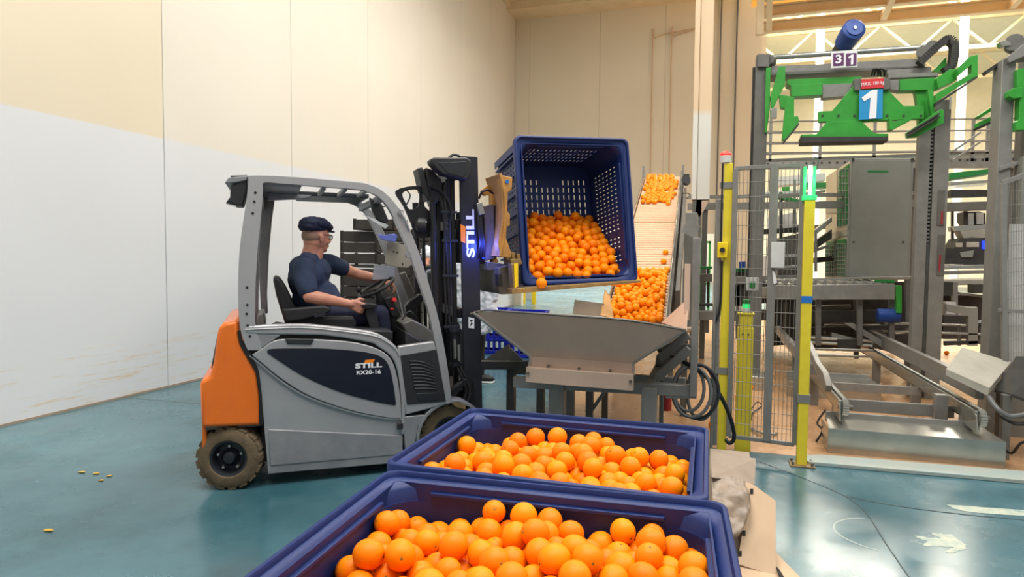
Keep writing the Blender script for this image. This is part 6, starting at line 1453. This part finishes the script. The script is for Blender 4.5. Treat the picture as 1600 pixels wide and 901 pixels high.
for px, py in ((1163, 832), (1157, 864), (1175, 767)):
    sheet('hand_hole', [cpp(px - 3, py - 4, .004), cpp(px + 2, py - 4, .004), cpp(px + 2, py + 4, .004), cpp(px - 3, py + 4, .004)], .004, 'dark_well', cbd)
pts = [cpp(a, b_, .01) + cd for a, b_ in ((1108, 750), (1140, 748), (1160, 760), (1168, 778), (1173, 800), (1165, 822), (1158, 838), (1140, 848), (1122, 858), (1108, 858))]
n_ = len(pts); wf = MB().add(pts + [p + CPN * .07 for p in pts], [tuple(range(n_))[::-1], tuple(range(n_, 2 * n_))] + [(i, (i + 1) % n_, n_ + (i + 1) % n_, n_ + i) for i in range(n_)]).build('plastic_wrap', 'wrap_film'); remesh(wf, .011, 5)
tx = bpy.data.textures.new('folds', 'CLOUDS'); tx.noise_scale = .16; dm = wf.modifiers.new('folds', 'DISPLACE'); dm.texture = tx; dm.strength = .045; dm.mid_level = .5
tag(wf, 'crumpled bundle of dusty plastic film between the bins and the cardboard', 'plastic')

# ================================================================== DRIVER
drv = thing('person', 'driver in a navy t-shirt and dark cap sitting at the wheel looking away', 'person', tuple(P0 + FD * .5 + FN * .55), FA)
def dl(px, py, s): u, z = fk(px, py, s); return V3(u - .5, s - .55, z)
def dr(px, py, s, r): p = dl(px, py, s); return (p.x, p.y, p.z, r)
hy = radians(24)                                  # head turned away from the camera, to the driver's left
HC = dl(495, 370, .55)
Hm = Matrix.Translation(HC) @ Matrix.Rotation(hy, 4, 'Z') @ Matrix.Rotation(radians(4), 4, 'Y')
def hd_(x, y, z): return tuple(Hm @ V3(x, y, z))
def hell(mb, c, r, n=18, m_=12): o = len(mb.v); mb.ell((0, 0, 0), r, n, m_); mb.v[o:] = [tuple(Hm @ (Vector(p) + Vector(c))) for p in mb.v[o:]]; return mb
b = MB()
hell(b, (-.012, 0, .028), (.098, .078, .098)); hell(b, (.025, 0, -.02), (.066, .064, .085)); hell(b, (.040, 0, -.075), (.045, .046, .036)); hell(b, (.066, 0, -.092), (.020, .024, .018))
hell(b, (-.02, 0, -.035), (.078, .068, .07)); hell(b, (.064, 0, .022), (.03, .052, .020))                       # brow
b.limb([(*hd_(.088, 0, .012), .010), (*hd_(.104, 0, -.018), .014), (*hd_(.098, 0, -.028), .014)])               # nose
for s in (-1, 1):
    hell(b, (.094, s * .012, -.028), (.012, .010, .008)); hell(b, (.055, s * .038, -.03), (.030, .022, .026))     # nostrils, cheeks
    hell(b, (.0, s * .079, -.010), (.018, .008, .032)); hell(b, (-.008, s * .084, .004), (.016, .006, .020))      # ears
hell(b, (.088, 0, -.055), (.012, .024, .006)); hell(b, (.086, 0, -.066), (.012, .022, .007))                     # lips
nb_, nt = dl(484, 402, .55), V3(*hd_(-.03, 0, -.05)); b.limb([(*nb_, .068), (*((nb_ + nt) / 2), .060), (*nt, .060)]); b.limb([(*(nb_ + V3(.03, 0, -.02)), .055), (*hd_(.02, 0, -.07), .045)])
def hand(mb, wrist, knuckle, across, palm, curl, side):
    """palm + four fingers + thumb; across points from little finger to index"""
    W_, K = Vector(wrist), Vector(knuckle); f = (K - W_).normalized(); a = (Vector(across) - f * Vector(across).dot(f)).normalized(); p = Vector(palm); p = (p - f * p.dot(f) - a * p.dot(a)).normalized()
    for t in (-.030, -.010, .010, .030): mb.limb([(*(W_ + a * t * .6), .019), (*(K + a * t), .0145)], 10)
    for i, (t, L_) in enumerate(((-.030, .056), (-.011, .070), (.010, .075), (.030, .068))):
        pos = K + a * t; d = f; c = radians(curl[i]); pts = [(*pos, .0115)]
        for j, fr2 in enumerate((.45, .32, .23)):
            ax = a * 1.0; rot = Quaternion(a.cross(V3(0, 0, 0)) if False else (f.cross(p)), c * (1.0 if j else .7)); d = rot @ d; pos = pos + d * L_ * fr2 * 1.15; pts.append((*pos, (.0108, .0098, .0085)[j]))
        mb.limb(pts, 10)
    tb = W_ + (K - W_) * .35 + a * .034 + p * .010; d1 = (f * .6 + a * .55 + p * .5).normalized(); t1 = tb + d1 * .034; d2 = (f * .85 + a * .05 + p * .6).normalized()
    mb.limb([(*tb, .0155), (*t1, .0130), (*(t1 + d2 * .028), .0115), (*(t1 + d2 * .028 + (d2 + p * .4).normalized() * .022), .0095)], 10)
# near (right) arm: sleeve, elbow, forearm, hand round the lever
sh1, el1, wr1 = dl(472, 424, .36), dl(484, 463, .27), dl(549, 475, .29)
kn1 = dl(564, 481, .30)
b.limb([(*(sh1 * .35 + el1 * .65), .052), (*el1, .047), (*(el1 * .70 + wr1 * .30), .046), (*(el1 * .35 + wr1 * .65), .036), (*wr1, .028)])
hand(b, wr1, kn1, V3(.1, -.15, 1), V3(0, 1, -.1), (48, 52, 55, 50), 1)
# far (left) arm reaching the steering wheel
sh2, el2, wr2 = dl(518, 412, .74), dl(556, 428, .80), dl(598, 437, .76)
kn2 = dl(612, 444, .74)
b.limb([(*(sh2 * .3 + el2 * .7), .048), (*el2, .045), (*(el2 * .65 + wr2 * .35), .043), (*wr2, .028)])
hand(b, wr2, kn2, V3(.1, -1, .1), V3(-.4, 0, -1), (30, 36, 38, 34), -1)
body = b.build('body', 'skin', drv, smooth=180); remesh(body, .0042, 3)
# t-shirt
b = MB()
pel, wai, che = dl(494, 492, .55), dl(489, 464, .55), dl(480, 436, .55)
b.ell(pel, (.155, .185, .12)); b.ell(wai + V3(.02, 0, 0), (.165, .185, .15)); b.ell(dl(505, 468, .55), (.13, .165, .12)); b.ell(che, (.14, .20, .155)); b.ell(dl(474, 418, .52), (.105, .175, .09)); b.ell(dl(495, 425, .58), (.11, .15, .11))
b.limb([(*dl(478, 410, .47), .07), (*dl(492, 408, .66), .065)])
b.limb([(*(nb_ + V3(-.005, 0, -.035)), .078), (*(nb_ + V3(.0, 0, -.005)), .0735)])
b.limb([(*(sh1 + V3(.01, .03, .02)), .078), (*(sh1 * .5 + el1 * .5), .074), (*(sh1 * .28 + el1 * .72), .071)])
b.limb([(*dl(500, 412, .70), .078), (*(sh2), .074), (*(sh2 * .62 + el2 * .38), .068)])
ts = b.build('t_shirt', 'tee_navy', drv, smooth=180); remesh(ts, .0065, 14)
tx2 = bpy.data.textures.new('creases', 'CLOUDS'); tx2.noise_scale = .11; tx2.noise_depth = 1; dm = ts.modifiers.new('creases', 'DISPLACE'); dm.texture = tx2; dm.strength = .022; dm.mid_level = .5
# trousers
b = MB().ell(pel + V3(.0, 0, -.06), (.15, .185, .10))
for s, hx, kx, fx in ((.44, (508, 497), (594, 490), (603, 545)), (.66, (512, 495), (600, 488), (606, 543))):
    h_, k_, f_ = dl(*hx, s), dl(*kx, s), dl(*fx, s); b.limb([(*h_, .098), (*((h_ + k_) / 2), .085), (*k_, .068), (*((k_ + f_) / 2), .062), (*f_, .052)])
tr = b.build('trousers', 'trouser_navy', drv, smooth=180); remesh(tr, .0075, 5)
for s in (.44, .66):
    p = dl(608, 556, s); MB().ell(p + V3(.05, 0, -.01), (.13, .048, .05)).build('shoe', 'shoe_black', drv)
# hair stubble, cap, glasses
b = MB(); hell(b, (-.034, 0, .005), (.080, .0775, .070)); hr = b.build('hair', 'hair_grey', drv)
b = MB(); hell(b, (-.020, 0, .092), (.120, .104, .056)); hell(b, (-.038, 0, .068), (.106, .096, .052)); hell(b, (.040, 0, .078), (.078, .084, .034)); cpz = b.build('cap', 'cap_navy', drv, smooth=180); remesh(cpz, .005, 3)
tx3 = bpy.data.textures.new('puckers', 'CLOUDS'); tx3.noise_scale = .03; dm = cpz.modifiers.new('puckers', 'DISPLACE'); dm.texture = tx3; dm.strength = .012; dm.mid_level = .5
b = MB(); b.lathe([(.085, 0), (.088, .010), (.082, .012), (.079, .002)], 30, Hm @ Matrix.Translation((-.004, 0, .050)) @ Matrix.Rotation(radians(-6), 4, 'Y') @ Matrix.Diagonal((1.14, .95, 1.2, 1)), closed=True); b.build('cap_band', 'cap_navy', cpz)
pk = MB().prism([hd_(x, y, 0)[:2] for x, y in [(.0, 0)]] * 0 or [(.05, -.06), (.10, -.045), (.118, 0), (.10, .045), (.05, .06)], (0, 0, 0), (1, 0, 0), (0, 1, 0), (0, 0, 1), .006)
pk.v = [tuple(Hm @ Matrix.Rotation(radians(8), 4, 'Y') @ (Vector(p) + V3(.012, 0, .062))) for p in pk.v]; pk.build('cap_peak', 'cap_navy', cpz)
gm = MB()
for s in (-1, 1):
    gm.tube([hd_(.004, s * .084, .016), hd_(.05, s * .080, .014), hd_(.092, s * .064, .012)], .0032, 6)
    gm.tube([hd_(.098 - .003 * abs(cos(a)), s * (.034 + .027 * cos(a)), .006 + .017 * sin(a)) for a in [2 * pi * k / 16 for k in range(16)]], .0028, 6, True)
gm.tube([hd_(.100, -.008, .010), hd_(.102, 0, .012), hd_(.100, .008, .010)], .0026, 6)
gl_ = gm.build('glasses', 'black_plastic', drv)
for s in (-1, 1):
    v = [hd_(.097, s * (.034 + .026 * cos(2 * pi * k / 14)), .006 + .016 * sin(2 * pi * k / 14)) for k in range(14)]
    MB().add(v + [tuple(Vector(p) + V3(.001, 0, 0)) for p in v], [tuple(range(14))[::-1], tuple(range(14, 28))] + [(i, (i + 1) % 14, 14 + (i + 1) % 14, 14 + i) for i in range(14)]).build('lens', 'glass_clear', gl_)
    e = MB(); hell(e, (.078, s * .031, .006), (.013, .013, .012), 12, 8); ey = e.build('eye', 'machine_white', drv)
    e = MB(); hell(e, (.0885, s * .031, .006), (.004, .005, .005), 10, 6); e.build('iris', 'dark_well', ey)
